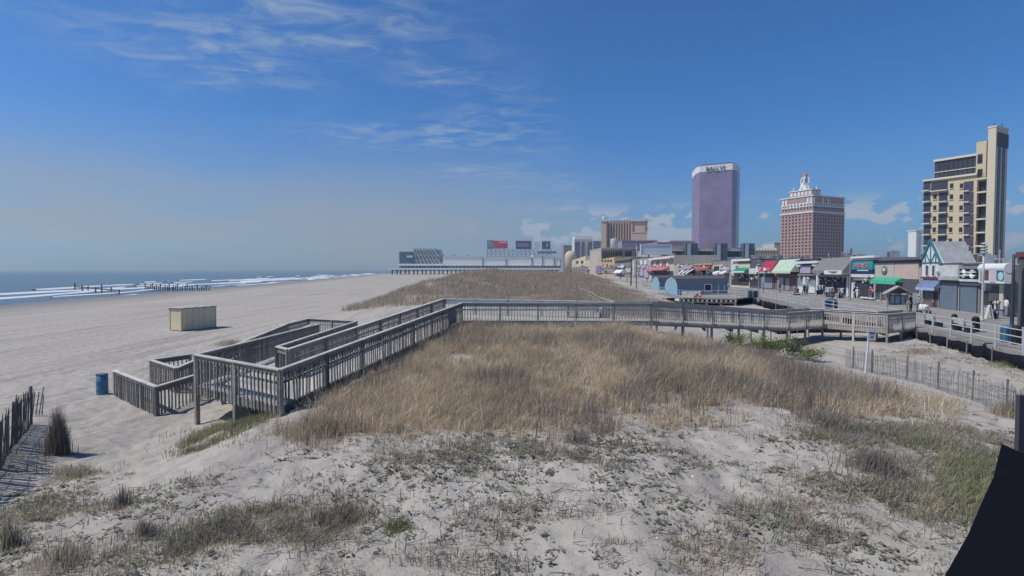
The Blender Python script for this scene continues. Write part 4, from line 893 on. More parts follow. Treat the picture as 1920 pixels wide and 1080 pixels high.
# the row beyond the sheds, farther along the boardwalk
FAR = [
 ('small_shop','far shop with white panels and one dark square window',1336,1370,489,grey_w,[('p','panel',(1336,497,1353,509),cream_w,.3),('p','window',(1338.5,499,1348,508),dark_in,.4),('p','panel',(1353.5,498,1358,506),cream_w,.4),('p','panel',(1359,498,1363,508),pinkp,.4),('a','awning',(1341,507,1350,511.5),white_w,1.5),('a','awning',(1353,507,1362,511.5),white_w,1.5)]),
 ('small_shop','far brown shop with a dull red awning',1298,1336,495,C('brown_wall',(.22,.17,.14)),[('a','awning',(1308,499,1328,504),C('dull_red',(.36,.09,.09)),1.5),('p','fascia',(1300,494,1334,497),C('mustard',(.36,.30,.17)),.4),('p','front',(1300,508,1334,516),dark_in,.1)]),
 ('small_shop','far shop with a lilac sign and black and white striped awning',1264,1298,496,C('stone_wall',(.36,.33,.30)),[('p','sign_board',(1280,498,1295,504.5),purple,.5)] + [('a','awning_stripe',(1278+i*3.3,505,1281.3+i*3.3,512),black if i % 2 else white_w,2) for i in range(6)]),
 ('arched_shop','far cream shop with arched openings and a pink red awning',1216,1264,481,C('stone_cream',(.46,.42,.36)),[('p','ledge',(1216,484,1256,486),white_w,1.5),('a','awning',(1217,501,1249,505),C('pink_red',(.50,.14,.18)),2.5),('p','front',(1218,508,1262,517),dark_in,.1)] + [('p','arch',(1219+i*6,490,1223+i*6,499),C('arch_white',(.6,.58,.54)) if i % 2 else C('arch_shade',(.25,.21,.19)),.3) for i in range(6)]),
 ('poster_shop','far pale shop front with white columns and lilac posters',1186,1216,485,C('lilac_wall',(.30,.28,.31)),[('p','column',(1186,488,1189,515),cream_w,1.2),('p','column',(1192,489,1194,512),cream_w,1.2),('p','poster',(1199,497,1206,517),purple,.5),('p','poster',(1208,498,1215,520),C('poster_mauve',(.40,.34,.42),.6,.4,.6),.5),('p','panel',(1200,488,1204,496),white_w,.5),('p','panel',(1208,488,1212,496),white_w,.5)]),
 ('oval_sign_shop','far dark shop with small oval sign',1152,1186,484,C('umber_wall',(.23,.20,.18)),[('p','window_band',(1153,487,1184,491),dark_in,.4),('c','oval_sign',(1164,496,1173,503),white_w,.8),('p','front',(1153,500,1184,505),dark_in,.3),('a','awning',(1153,505,1166,511),white_w,2),('p','panel',(1172,502,1184,511),C('panel_grey',(.4,.4,.4),.7,.5,.8),.5)]),
 ('orange_shop','far orange tan building with a band of dark windows',1126,1152,484,C('orange_tan',(.50,.36,.19)),[('f','window',(1127.5+i*5.4,487,1131+i*5.4,491),dark_in,.2,tan_w) for i in range(4)] + [('p','front',(1127,499,1150,503),C('front_rose',(.33,.22,.19)),.5),('p','front',(1127,504,1150,512),C('front_mixed',(.30,.24,.25),.7,.6,.6),.5)]),
 ('purple_shop','far little purple fronted shop',1114,1126,488,tan_w,[('p','purple_front',(1118,499,1126,513),C('purple_paint',(.22,.14,.30)),1.0)]),
 ('tan_shop','far tan shop beside the purple front',1098,1114,487,C('pale_tan',(.52,.44,.30)),[('p','front',(1099,500,1113,512),dk_w,.5)]),
 ('cream_shop','farthest cream building at the end of the shop row',1072,1098,484,C('pale_cream',(.55,.48,.34)),[('p','window',(1080,489,1084,494),dark_in,.4),('p','window',(1089,489,1093,494),dark_in,.4),('p','front',(1073,500,1097,511),C('front_umber',(.20,.17,.15),.7,.4,.4),.5)])]
def clutter(root, F_, rc, n, seed, w=(2, 5), h=(1.6, 4), pr=(.3, 1.2)):
    rn = random.Random(seed); pal = [(.62,.62,.60),(.45,.40,.42),(.40,.14,.17),(.12,.16,.30),(.50,.42,.28),(.08,.08,.10),(.30,.25,.36),(.16,.30,.30)]
    for i in range(n):
        x = rn.uniform(rc[0], rc[2]); y = rn.uniform(rc[1], rc[3]); ww = rn.uniform(*w)/2; hh = rn.uniform(*h)/2; q = rn.uniform(*pr); k = rn.randrange(len(pal))
        a, b_, c_, d = F_.rect((x-ww, y-hh, x+ww, y+hh), -q); MB().box(a, b_, -q, -q+.12, c_, d).build('small_sign', C('small_sign_%d' % k, pal[k], .6, .35, 2), root)
for a in FAR:
    r, F_, H = shop(*a, dep=16); clutter(r, F_, (a[2]+2, 495, a[3]-2, 513), 9, int(a[2]))
for nm_, rc, n_ in (('mansard_shop', (1536,521,1585,532), 16), ('souvenir_shop', (1602,522,1634,532), 12), ('dark_green_awning_shop', (1373,514,1402,524), 12), ('dark_wall_shop', (1407,514,1423,524), 8), ('cornice_shop', (1495,517,1526,523), 5)):
    o = bpy.data.objects[nm_]; F2 = Frame(Vector(o.location), Vector(o.location)+Vector((math.cos(o.rotation_euler.z), math.sin(o.rotation_euler.z), 0)), BZ); clutter(o, F2, rc, n_, n_, (1.5, 4), (1.5, 4), (.1, .5))
# corner building beyond the side street, at the right edge
LINE2 = [(41.8, 33), (38.5, 41.0)]
P1 = atz(1914, 612, BZ); P2 = P1 + Vector((-1.2, -9, 0))
F_ = Frame(P1, P2, BZ); root = empty('corner_building', F_.P, F_.yaw); tag(root, 'tan brick corner building with dark red trim cut off by the right edge', 'building')
h = F_.uw(1908, 482)[1]; MB().box(0, 12, 0, 10, -.2, h).build('wall', C('yellow_brick',(.40,.32,.20),.85,.2,2), root); MB().box(-.25, 12, -.3, 10, h+.002, h+.35).build('coping', MATS['maroon'], root); MB().box(-.12, .3, -.15, .35, .0, h).build('corner_pier', dk_w, root)
MB().box(.5, 6, -.12, -.01, .2, 2.6).build('shop_window', dglass, root)
# merchandise racks and people outside the shops
shirt_poly = [(-.30,.0),(-.30,-.13),(-.17,-.10),(-.19,-.62),(.19,-.62),(.17,-.10),(.30,-.13),(.30,0),(.10,.07),(-.10,.07)]
shirt_me = {}
def shirt(m):
    if m.name not in shirt_me:
        q = MB().prism([Vector((x, -.05, z)) for x, z in shirt_poly], (0, .1, 0)).mesh('shirt'); q.materials.append(m); shirt_me[m.name] = q
    return shirt_me[m.name]
SH = [white_w, C('shirt_pink',(.52,.22,.27)), C('shirt_grey',(.35,.36,.38)), C('shirt_navy',(.05,.07,.14)), C('shirt_sky',(.30,.42,.52)), C('shirt_rose',(.5,.36,.36)), C('shirt_black',(.03,.03,.035))]
def rack(label, px0, px1, py, n, h=1.75, seed=0, tiers=2):
    p = atz(px0, py, BZ); q = atz(px1, py, BZ)
    q = p + (q-p); F_ = Frame(p, q, BZ); r = empty('clothes_rack', F_.P, F_.yaw); tag(r, label, 'clothes rack', 'clothes racks outside the shops'); L = F_.L; rn = random.Random(seed)
    for x in (0, L): MB().tube([(x,0,0),(x,0,h)], .025, 6).build('upright', steel, r)
    for t_ in range(tiers):
        z = h-.05-t_*.8; MB().tube([(0,0,z),(L,0,z)], .02, 6).build('rail', steel, r)
        for i in range(n):
            o = link('shirt', shirt(rn.choice(SH if t_ else SH[:1]*3+SH)), None, r); o.location = (L*(i+.5)/n, rn.uniform(-.08,.02), z-.05); o.rotation_euler = (0, rn.uniform(-.06,.06), rn.uniform(-.9,.9))
rack('rack of white and pink shirts under the dark green awning', 1372, 1389, 536.5, 7, seed=1); rack('rack of shirts right of the dark green awning', 1392, 1405, 538, 6, seed=2)
rack('rack of mostly white shirts left under the mansard roof', 1531, 1546, 555, 6, seed=3); rack('rack of dark shirts in the middle under the mansard roof', 1549, 1563, 557, 6, seed=4, h=1.5); rack('rack of pale shirts right under the mansard roof', 1567, 1584, 559, 6, seed=5, h=1.5)
rack('rack of small goods beside the corner shop door', 1860, 1872, 597, 5, seed=6, h=1.5)
# folding sandwich board
p = atz(1855, 598, BZ); r = empty('sandwich_board', p, math.radians(60)); tag(r, 'white folding sandwich board on the boardwalk by the corner shop', 'sandwich board')
for s_ in (-1, 1): MB().prism([Vector((-.3, s_*.25, 0)), Vector((.3, s_*.25, 0)), Vector((.3, s_*.03, 1.15)), Vector((-.3, s_*.03, 1.15))], (0, .03, 0)).build('panel', white_w, r)
# ------------------------------------------------------------------ towers and buildings behind the boardwalk
GROUP_B = 'buildings on the skyline'
def zat(px, py, D): return aty(px, py, D).z
def block(name, label, x0, x1, ytop, D, depth, wall, yaw=0.0, z0=0.0, cat='building', ybase=None, roof=None):
    P = aty(x0, ytop, D); Q = aty(x1, ytop, D); W_ = (Q.x-P.x)
    r = empty(name, (P.x, D, z0), yaw); tag(r, label, cat, GROUP_B)
    H = P.z - z0
    MB().box(0, W_, 0, depth, 0, H).build('wall', wall, r)
    MB().box(-.3, W_+.3, -.3, depth+.3, H+.02, H+max(.5, H*.02)).build('parapet', roof or wall, r)
    return r, W_, H, (lambda px: (px-x0)/(x1-x0)*W_), (lambda py: zat((x0+x1)/2, py, D)-z0)
def pane_grid(r, nm, m, u0, u1, w0, w1, nc, nr, fw=.6, fh=.6, v=-.12, th=.2, axis='x', kind='stuff', vx=None):
    b_ = MB()
    for i in range(nc):
        for j in range(nr):
            a = u0+(u1-u0)*(i+.5)/nc; c_ = w0+(w1-w0)*(j+.5)/nr; hw = (u1-u0)/nc*fw/2; hh = (w1-w0)/nr*fh/2
            if axis == 'x': b_.box(a-hw, a+hw, v, v+th, c_-hh, c_+hh)
            else: b_.box(v, v+th, a-hw, a+hw, c_-hh, c_+hh)
    o = b_.build(nm, m, r)
    if kind: o['kind'] = kind
    return o
wdark = C('tower_window', (.03,.03,.04), .25, .3, .2, spec=.5)
# --- mirrored purple tower with the white crown
D0 = 700.0; zt = zat(1345, 318, D0); zt2 = zat(1345, 306, D0)
A_ = aty(1372, 400, D0); B_ = aty(1311, 400, D0+20); Cc = aty(1304, 400, D0+34); D_ = aty(1381, 400, D0+9); E_ = aty(1386, 400, D0+34)
foot = [Vector((p.x, p.y, 0)) for p in (Cc, B_, A_, D_, E_)] + [Vector((E_.x+1, D0+62, 0)), Vector((Cc.x+6, D0+66, 0))]
O = Vector((A_.x, A_.y, 0)); r = empty('mirrored_tower', O); tag(r, 'tall purple mirrored glass tower with rounded corners and white lettered crown', 'tower', GROUP_B)
pg = glass('purple_glass', (.265,.21,.33), .22, .6, var=.28, scale=.06); pgl = glass('purple_glass_line', (.19,.14,.225), .4, .4)  # tone variation puts cloud reflections into the glass colour
MB().prism([p-O for p in foot], (0, 0, zt)).build('glass_wall', pg, r)
cen = sum(foot, Vector())/len(foot)
lines = MB()
for i in range(44):
    z = zt*(i+.5)/44; q = [(p-cen)*1.006+cen-O+Vector((0,0,z)) for p in foot]; lines.prism(q, (0, 0, 1.0))
o = lines.build('floor_band', pgl, r); o['kind'] = 'stuff'
wc = C('crown_white', (.66,.66,.64)); MB().prism([(p-cen)*1.015+cen-O+Vector((0,0,zt+.02)) for p in foot], (0, 0, zt2-zt)).build('crown', wc, r)
MB().prism([(p-cen)*.9+cen-O+Vector((0,0,zt2+.02)) for p in foot], (0, 0, 2)).build('roof_plant', C('navy_roof',(.05,.07,.14)), r)
fd_ = (A_-B_); fd_.z = 0; tm = text_mesh('BALLYS', 8.0, .25); o = link('lettering', tm, black, r); mid = (B_+A_)/2; nrm = Vector((fd_.y, -fd_.x, 0)).normalized()
o.location = Vector((mid.x, mid.y, (zt+zt2)/2-1.2))+nrm*1.3-O; o.rotation_euler = (0, 0, math.atan2(fd_.y, fd_.x)); ww = max(v.co.x for v in tm.vertices)-min(v.co.x for v in tm.vertices); o.scale = (fd_.length*.58/ww, 1, 1)
# --- brick hotel with white banded crown and lantern
def corner_sizes(xl, xc, xr, D, a):
    tc_, tl, tr = [(x-960)/FOC for x in (xc, xl, xr)]; Xc = tc_*D
    WL = (Xc-tl*D)/(math.sin(a)+tl*math.cos(a)); WR = (tr*D-Xc)/(math.cos(a)-tr*math.sin(a)); return Xc, WL, WR
a_ = math.radians(25); D1 = 560.0; Xc, WL, WR = corner_sizes(1462, 1522, 1581, D1, a_)
r = empty('brick_hotel', (Xc, D1, 0), a_); tag(r, 'tall red brick hotel with white banded top and stepped white lantern', 'tower', GROUP_B)
brk = C('hotel_brick', (.36,.235,.215), .9, .12, .2); wst = C('white_stone', (.62,.62,.62), .8, .08, .2)
zb_ = zat(1522, 398, D1); zt = zat(1522, 367, D1)
MB().box(0, WR, 0, WL, 0, zb_).build('wall', brk, r); MB().box(-.8, WR+.8, -.8, WL+.8, zb_+.02, zb_+1.6).build('cornice', wst, r)
MB().box(.2, WR-.2, .2, WL-.2, zb_+1.62, zt).build('upper_storeys', brk, r); MB().box(-.5, WR+.5, -.5, WL+.5, zt+.02, zt+1.2).build('parapet', wst, r)
nr = 17
pane_grid(r, 'windows', wdark, 1, WL-1, 12, zb_-1, 9, 15, .46, .52, v=-.15, axis='y'); pane_grid(r, 'windows', wdark, 1, WR-1, 12, zb_-1, 11, 15, .46, .52, v=-.15, axis='x')
hq = zt-zb_
pane_grid(r, 'band_panels', wst, .5, WL-.5, zb_+hq*.38, zb_+hq*.66, 9, 1, .8, .95, v=-.1, axis='y'); pane_grid(r, 'band_panels', wst, .5, WR-.5, zb_+hq*.38, zb_+hq*.62, 12, 1, .85, .95, v=-.1, axis='x')
pane_grid(r, 'windows', wdark, 1, WL-1, zb_+hq*.2, zb_+hq*.62, 10, 2, .38, .42, v=-.3, axis='y'); pane_grid(r, 'windows', wdark, 1, WR-1, zb_+hq*.2, zb_+hq*.62, 13, 2, .38, .42, v=-.3, axis='x')
for y in (.03, .13, .80, .9): MB().box(-.25, .1, WL*y, WL*y+2.2, zb_+hq*.5, zb_+hq*.93).build('tall_arch', wst, r)
for x in (.02, .28, .45, .95): MB().box(WR*x, WR*x+2, -.25, .1, zb_+hq*.5, zb_+hq*.93).build('tall_arch', wst, r)
zs = zat(1505, 358, D1+15); zl = zat(1505, 333, D1+15); ze = zat(1505, 323, D1+15)
y0, y1, x0, x1 = WL*.10, WL*.78, 3, 17
MB().box(x0, x1, y0, y1, zt+1.21, zs).build('setback_storey', brk, r); MB().box(x0-.6, x1+.6, y0-.6, y1+.6, zs+.02, zs+1).build('setback_cornice', wst, r)
pane_grid(r, 'arches', wst, y0, y1, zt+2, zs-.6, 6, 1, .6, .8, v=x0-.15, axis='y'); pane_grid(r, 'arches', wst, x0, x1, zt+2, zs-.6, 4, 1, .6, .8, v=y0-.15, axis='x')
cx, cy = 9, WL*.42
for k, (dx, dy) in enumerate(((-6,-9),(-6,0),(-6,9),(6,-9))): MB().lathe([(.7,zs+1),(.7,zs+2.6),(.1,zs+5)], 8, (cx+dx, cy+dy, 0)).build('pinnacle', wst, r)
MB().lathe([(6.2,zs+1),(5.4,zs+3),(4.2,zs+(zl-zs)*.5),(4.0,zs+(zl-zs)*.62)], 8, (cx,cy,0)).build('lantern_base', wst, r)
for k in range(4):
    an = k*math.pi/2+.4; MB().tube([(cx+4*math.cos(an), cy+4*math.sin(an), zs+(zl-zs)*.55), (cx+3.6*math.cos(an), cy+3.6*math.sin(an), zl-1), (cx+1.8*math.cos(an), cy+1.8*math.sin(an), zl+1)], 1.0, 6).build('lantern_pier', wst, r)
MB().lathe([(2.4,zs+(zl-zs)*.6),(2.2,zl+1)], 8, (cx,cy,0)).build('lantern_core', C('lantern_grey',(.4,.41,.42)), r)
MB().lathe([(2.4,zl+1),(2.3,zl+3),(1.6,ze-1),(.3,ze+1)], 8, (cx,cy,0)).build('finial', C('finial_red',(.48,.16,.14)), r)
# --- grey casino podium with glass bays (in front of the purple tower)
pod = C('podium_grey', (.40,.395,.40), .8, .1, .1); podl = C('podium_light', (.58,.58,.58), .7, .08, .1); bay = glass('bay_glass', (.07,.095,.125), .2, .5); bayl = C('bay_stripe', (.40,.45,.52), .4)
D2 = 330.0
r, W_, H, U, V = block('casino_podium', 'long grey casino podium with dark glass bays below the purple tower', 1238, 1416, 466, D2, 60, pod, cat='casino')
for x0, x1 in ((1281,1303),(1336,1358),(1388,1408)):
    o = MB().box(U(x0), U(x1), -5, -.02, 0, V(457)).build('glass_bay', bay, r); MB().box(U(x0)+1.0, U(x0)+3.0, -5.3, -5.02, 0, V(458)).build('light_stripe', bayl, o)
for x0, x1 in ((1308,1332),(1361,1384),(1242,1276)):
    o = MB().box(U(x0), U(x1), -1.2, -.02, V(482), V(471)).build('window_band', wdark, r); MB().box(U(x0)-1.2, U(x1)+1.2, -1.8, -.02, V(471)+.02, V(468)).build('upper_ledge', podl, o); MB().box(U(x0)-1.2, U(x1)+1.2, -1.8, -.02, V(487), V(482)-.02).build('lower_ledge', podl, o)
MB().box(0, W_, -3, -.02, 0, V(494)).build('arcade', C('arcade_olive',(.22,.21,.17)), r)
# --- blank billboard
D3 = 290.0; p = aty(1203, 476, D3); q = aty(1258, 460, D3); r = empty('blank_billboard', (p.x, D3, 1)); tag(r, 'large blank white billboard above the far shops', 'billboard')
w_ = q.x-p.x; MB().box(0, w_, 0, .8, p.z-1, q.z-1).build('panel', C('billboard_grey',(.68,.69,.73),.6,.03,.1), r)
for f in ((0,w_,p.z-1.02,p.z-1.6),(0,w_,q.z-.98,q.z-.4),(-.6,-.02,p.z-1.6,q.z-.4),(w_+.02,w_+.6,p.z-1.6,q.z-.4)): MB().box(f[0], f[1], -.2, 1, f[2], f[3]).build('frame', white_w, r)
for x in (.25, .75): MB().box(w_*x-.4, w_*x+.4, .2, .9, 0, p.z-1.62).build('leg', steel, r)
# --- tan pillared casino hotel
D4 = 900.0; peach = C('peach_stone', (.56,.41,.31), .8, .08, .05); peachd = C('peach_dark', (.20,.15,.14), .8, .1); capw = C('cap_white', (.58,.56,.53), .8, .08, .1)  # peachd: dark brown tone of the window strips and windows
r, W_, H, U, V = block('pillared_hotel', 'peach coloured casino hotel with dark vertical window strips and white crown', 1138, 1184, 416, D4, 40, peach, yaw=-.22, cat='hotel', roof=capw)
for i in range(9): MB().box(U(1140+i*4.9), U(1142.4+i*4.9), -.6, -.02, 10, V(420)).build('window_strip', peachd, r)
for i in range(9): MB().box(U(1142.8+i*4.9), U(1144.6+i*4.9), -1.6, -.02, 10, V(414)).build('pilaster', peach, r); MB().lathe([(.1,0),(1.4,.3),(1.2,2.6),(.2,3.4)], 8, (U(1143.7+i*4.9), -.5, V(414))).build('urn', capw, r)
L_ = MB().box(U(1128), U(1137.6), -6, 34, 0, V(416)).build('left_wing', peach, r); MB().box(U(1127), U(1139), -7, 35, V(416)+.02, V(412)).build('cornice', capw, L_); MB().lathe([(3,0),(2.6,3),(.3,6)], 8, (U(1132), 0, V(411))).build('corner_finial', capw, L_)
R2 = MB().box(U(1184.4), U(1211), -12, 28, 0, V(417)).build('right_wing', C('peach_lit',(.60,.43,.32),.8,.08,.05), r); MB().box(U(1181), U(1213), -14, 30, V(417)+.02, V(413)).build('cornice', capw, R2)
for z in (437, 420): MB().box(U(1184), U(1211.5), -12.6, -12.02, V(z)-1, V(z)).build('string_course', capw, R2)
for x in (1186, 1209): MB().box(U(x-1.5), U(x+1.5), -12.5, -12.03, V(436), V(419)).build('window_strip', peachd, R2)
r, W_, H, U, V = block('casino_garage', 'tan and grey low casino block with columns below the peach hotel', 1127, 1242, 466, 420.0, 60, C('taupe',(.42,.37,.32),.8,.1,.1), cat='casino', roof=capw)
for x0, x1 in ((1153,1166),(1171,1184),(1190,1200),(1230,1240)): MB().box(U(x0), U(x1), -1, -.02, V(480), V(471)).build('window', wdark, r)
for i in range(6): MB().box(U(1129+i*4), U(1131+i*4), -1, -.02, V(484), V(471)).build('window', wdark, r)
MB().box(U(1127), U(1242), -2, -.02, V(489), V(485)).build('ledge', C('ledge_tan',(.45,.38,.28)), r)
tk = empty('roof_tank', (aty(1151,466,425).x, 440, 0)); tag(tk, 'round grey tank on the roof before the peach hotel', 'tank'); zt_ = zat(1158,448,430); xr_ = aty(1158,448,440).x-aty(1151,448,440).x
MB().lathe([(xr_, zat(1158,470,430)), (xr_, zt_), (xr_*.9, zt_+.6), (.2, zt_+1.2)], 18, (xr_,0,0)).build('drum', C('tank_grey',(.38,.37,.39)), tk, smooth=True)
MB().box(xr_-1, xr_+1, -1, 1, zat(1158,472,430)-18, zat(1158,470,430)-.02).build('stand', pod, tk)
block('mauve_block', 'low mauve building right of the roof tank', 1166, 1232, 452, 600.0, 50, C('mauve_wall',(.27,.24,.29),.8,.1,.1)); block('pink_roof_block', 'low building with dusty pink roof wall under the purple tower', 1232, 1282, 455, 500.0, 40, C('dusty_pink',(.40,.27,.30),.8,.1,.1))
block('pale_roof_block', 'low pale roofed building left of the purple tower base', 1256, 1304, 452, 640.0, 40, C('pale_roof_wall',(.42,.39,.36),.8,.1,.1), roof=wst)
r, W_, H, U, V = block('white_hotel', 'white and dark glass hotel tower far along the beach', 1077, 1111, 449, 950.0, 40, C('far_white',(.52,.54,.57),.8,.05,.05), cat='hotel', roof=wst)
for x0, x1 in ((1078,1082),(1083,1087),(1091,1096),(1102,1106),(1107,1110)): MB().box(U(x0), U(x1), -1, -.02, 4, V(453)).build('window_strip', C('far_glass',(.11,.13,.17),.4), r)
MB().box(U(1078), U(1111), 2, 38, V(448), V(443)).build('roof_storey', wst, r)
r, W_, H, U, V = block('pale_blue_hotel', 'pale blue grey slab beside the white hotel', 1112, 1127, 453, 1000.0, 40, C('far_blue',(.30,.34,.41),.8,.05,.05), cat='hotel'); pane_grid(r, 'windows', MATS['far_glass'], 1, W_-1, 5, H-2, 3, 9, .6, .5)
block('mauve_hotel', 'small dull mauve building left of the white hotel', 1057, 1077, 461, 1050.0, 40, C('far_mauve',(.26,.20,.23),.8,.05,.05))
dm = empty('beige_dome', (aty(1070,482,800).x, 800, 0)); tag(dm, 'beige half dome roof before the white hotel', 'dome building'); zd = zat(1070,482,800)
MB().lathe([(9,0),(9,zd)] + [(9*math.cos(t_), zd+9.5*math.sin(t_)) for t_ in np.linspace(.05,1.5,8)], 20).build('shell', C('dome_beige',(.50,.44,.36)), dm, smooth=True); MB().box(-1,1,-9.4,-8.8,0,5).build('door', wdark, dm)
r, W_, H, U, V = block('tan_lowrise', 'low tan building with notched roofline left of the brick hotel', 1411, 1461, 471, 480.0, 40, C('tan_low',(.42,.33,.24),.8,.1,.1))
for i in range(9): MB().box(U(1412+i*5.4), U(1414.5+i*5.4), .2, 3, H+.5, H+3).build('merlon', capw, r)
for i in range(6): MB().box(U(1414+i*8), U(1419+i*8), -.5, -.02, H*.5, H*.78).build('window', peachd, r)
block('pale_slab', 'narrow pale slab just left of the brick hotel', 1452, 1464, 456, 620.0, 30, C('slab_pale',(.46,.44,.43),.8,.05))
r, W_, H, U, V = block('white_apartments', 'slim white apartment block left of the cream tower', 1718, 1728, 433, 300.0, 6, C('apart_white',(.60,.61,.61),.8,.05,.1)); 
for j in range(6):
    for i in range(2): MB().box(U(1720+i*4), U(1721.5+i*4), -.2, -.02, V(446+j*7), V(442.5+j*7)).build('window', C('apart_window',(.30,.31,.33)), r)
# --- cream balcony tower at the right
zg = 0.5; PL = aty(1730, 500, 144.5); PR = aty(1828, 500, 134.5); F_ = Frame(PL, PR, zg)
r = empty('balcony_tower', F_.P, F_.yaw); tag(r, 'cream balcony tower with dark glass, rooftop glass storey and tall lift shaft', 'tower', GROUP_B)
crm = C('tower_cream', (.52,.44,.31), .8, .06, .1); crl = C('tower_cream_light', (.60,.55,.45), .8, .05, .1); bgl = glass('balcony_glass', (.055,.055,.075), .2, .5); slabw = C('slab_white', (.58,.55,.52))
def tb(nm, rect, m, v0, v1, par=None):
    a, b_, c_, d = F_.rect(rect, min(v0, 0)); return MB().box(a, b_, v0, v1, c_, d).build(nm, m, par or r)
Ht = F_.uw(1779, 335)[1]; MB().box(0, F_.L-.02, 0, 6, 0, Ht).build('wall', crm, r); MB().box(-.3, F_.L, -.5, 6, Ht+.01, Ht+.5).build('roof_slab', crl, r)
o = tb('rooftop_glass', (1747,297,1827,331), bgl, 1.6, 6); a, b_, c_, d = F_.rect((1746,293,1827,297)); MB().box(a, b_, 1.2, 6.3, d-.5, d+.05).build('roof_edge', crl, o)
a, b_, c_, d = F_.rect((1747,297,1827,331))
for i in range(1, 9): MB().box(a+(b_-a)*i/9-.05, a+(b_-a)*i/9+.05, 1.48, 1.59, c_, d-.6).build('mullion', dsteel, o)
MB().box(a, b_, 1.4, 1.47, c_+(d-c_)*.38, c_+(d-c_)*.42).build('rail', crl, o)
for j in range(8):                 # storeys
    y = 339+j*20.6; yb = y+19
    for (x0, x1) in ((1731.5,1744.5),(1761-j*.6,1777-j*.6)):
        if j == 0 and x0 > 1750: x0 = 1746
        w = tb('balcony_opening', (x0, y+1, x1, yb), bgl, -.06, -.01); a, b_, c_, d = F_.rect((x0-.6, yb-1.2, x1+.6, yb+.6)); MB().box(a, b_, -.9, -.01, c_, d).build('balcony_slab', slabw, w)
        a, b_, c_, d = F_.rect((x0, yb-6, x1, yb-1.2))
        for k in range(5): MB().box(a+(b_-a)*k/4-.02, a+(b_-a)*k/4+.02, -.86, -.82, c_, d).build('balustrade', dsteel, w)
        MB().box(a, b_, -.88, -.80, d, d+.05).build('handrail', dsteel, w)
    for (x0, x1) in ((1750.5-j*.5,1756.5-j*.5),(1781-j*.5,1787.5-j*.5),(1799.5-j*.4,1806-j*.4)):
        if j == 0 and x0 < 1760: continue
        w = tb('window', (x0, y+5, x1, y+14), wdark, -.05, -.01); a, b_, c_, d = F_.rect((x0, y+14, x1, y+15)); MB().box(a-.1, b_+.1, -.2, -.01, c_, d).build('sill', crl, w)
        a, b_, c_, d = F_.rect((x0, y+5, x1, y+14)); MB().box((a+b_)/2-.04, (a+b_)/2+.04, -.09, -.06, c_, d).build('mullion', dsteel, w)
    w = tb('glass_column', (1807,y+1,1825,y+20), C('violet_glass',(.075,.065,.105),.2,.2), -.08, -.01); a, b_, c_, d = F_.rect((1806,y+18.4,1818,y+20.2)); MB().box(a, b_, -.5, -.081, c_, d).build('slab_edge', slabw, w)
# right hand balcony stack, between the wall and the lift shaft
UA = F_.uw(1826, 400)[0]; UB = F_.uw(1849, 400)[0]
MB().box(F_.L, UB, 1.2, 5, 0, F_.uw(1838, 333)[1]).build('recess_wall', bgl, r)
for j in range(7):
    w_ = F_.uw(1838, 334+j*25.2)[1]; s_ = MB().box(F_.L+.01, UB-.02, -.35, 1.19, w_-.35, w_).build('balcony_slab', crl, r)
    for k in range(5): MB().box(F_.L+.05+(UB-F_.L-.2)*k/4, F_.L+.1+(UB-F_.L-.2)*k/4, -.3, -.26, w_, w_+1).build('balustrade', dsteel, s_)
    MB().box(F_.L+.05, UB-.1, -.32, -.24, w_+1.0, w_+1.06).build('handrail', dsteel, s_)
a, b_, c_, d = F_.rect((1829,265,1848,335)); o = MB().box(a, b_, .3, 4, c_-.5, d).build('stair_tower', crm, r)
for y0_, y1_ in ((289,306),(317,331)): aa, bb_, cc, dd = F_.rect((1832,y0_,1841,y1_)); MB().box(aa, bb_, .2, .29, cc, dd).build('window', wdark, o)
U0 = F_.uw(1848.5, 400, -.6)[0]; U1_ = F_.uw(1863.5, 400, -.6)[0]; Hs = F_.uw(1857, 240, -.6)[1]
Vd = 0.0                            # depth of the shaft so that its far edge meets the photo's
while project(*(F_.P+F_.u*U1_+F_.n*Vd+Vector((0,0,20)))) [0] < 1886: Vd += .1
MB().box(U0, U1_, -.6, Vd, 0, Hs).build('lift_shaft', C('shaft_cream',(.55,.49,.38),.8,.06,.1), r)
MB().box(U0-.1, U1_+.1, -.7, Vd+.1, Hs+.01, Hs+.4).build('shaft_cap', crl, r)
zl_ = lambda py: F_.uw(1863, py, -.6)[1]
for f0, f1 in ((.10,.34),(.52,.76)):
    o = MB().box(U1_+.002, U1_+.08, Vd*f0, Vd*f1, 2, zl_(273)).build('window_strip', C('strip_glass',(.06,.045,.055),.25), r)
    for j in range(9): MB().box(U1_+.081, U1_+.14, Vd*f0, Vd*f1, zl_(300+j*24)-.25, zl_(300+j*24)).build('spandrel', C('spandrel_rose',(.30,.22,.2)), o)
MB().box(U1_+.002, U1_+.15, 0.1, Vd, zl_(274), zl_(248)).build('louvre_panel', C('louvre_grey',(.09,.095,.105)), r)
for x, y in ((.2,.3),(.6,.7)): MB().tube([(U0+(U1_-U0)*x, Vd*y, Hs+.4), (U0+(U1_-U0)*x, Vd*y, Hs+1.6)], .08, 6).build('antenna', dsteel, r)
o = MB().box(F_.uw(1812,490)[0], F_.uw(1842,490)[0], -6, -1, 0, F_.uw(1827,484)[1]).build('low_wing', crm, r)
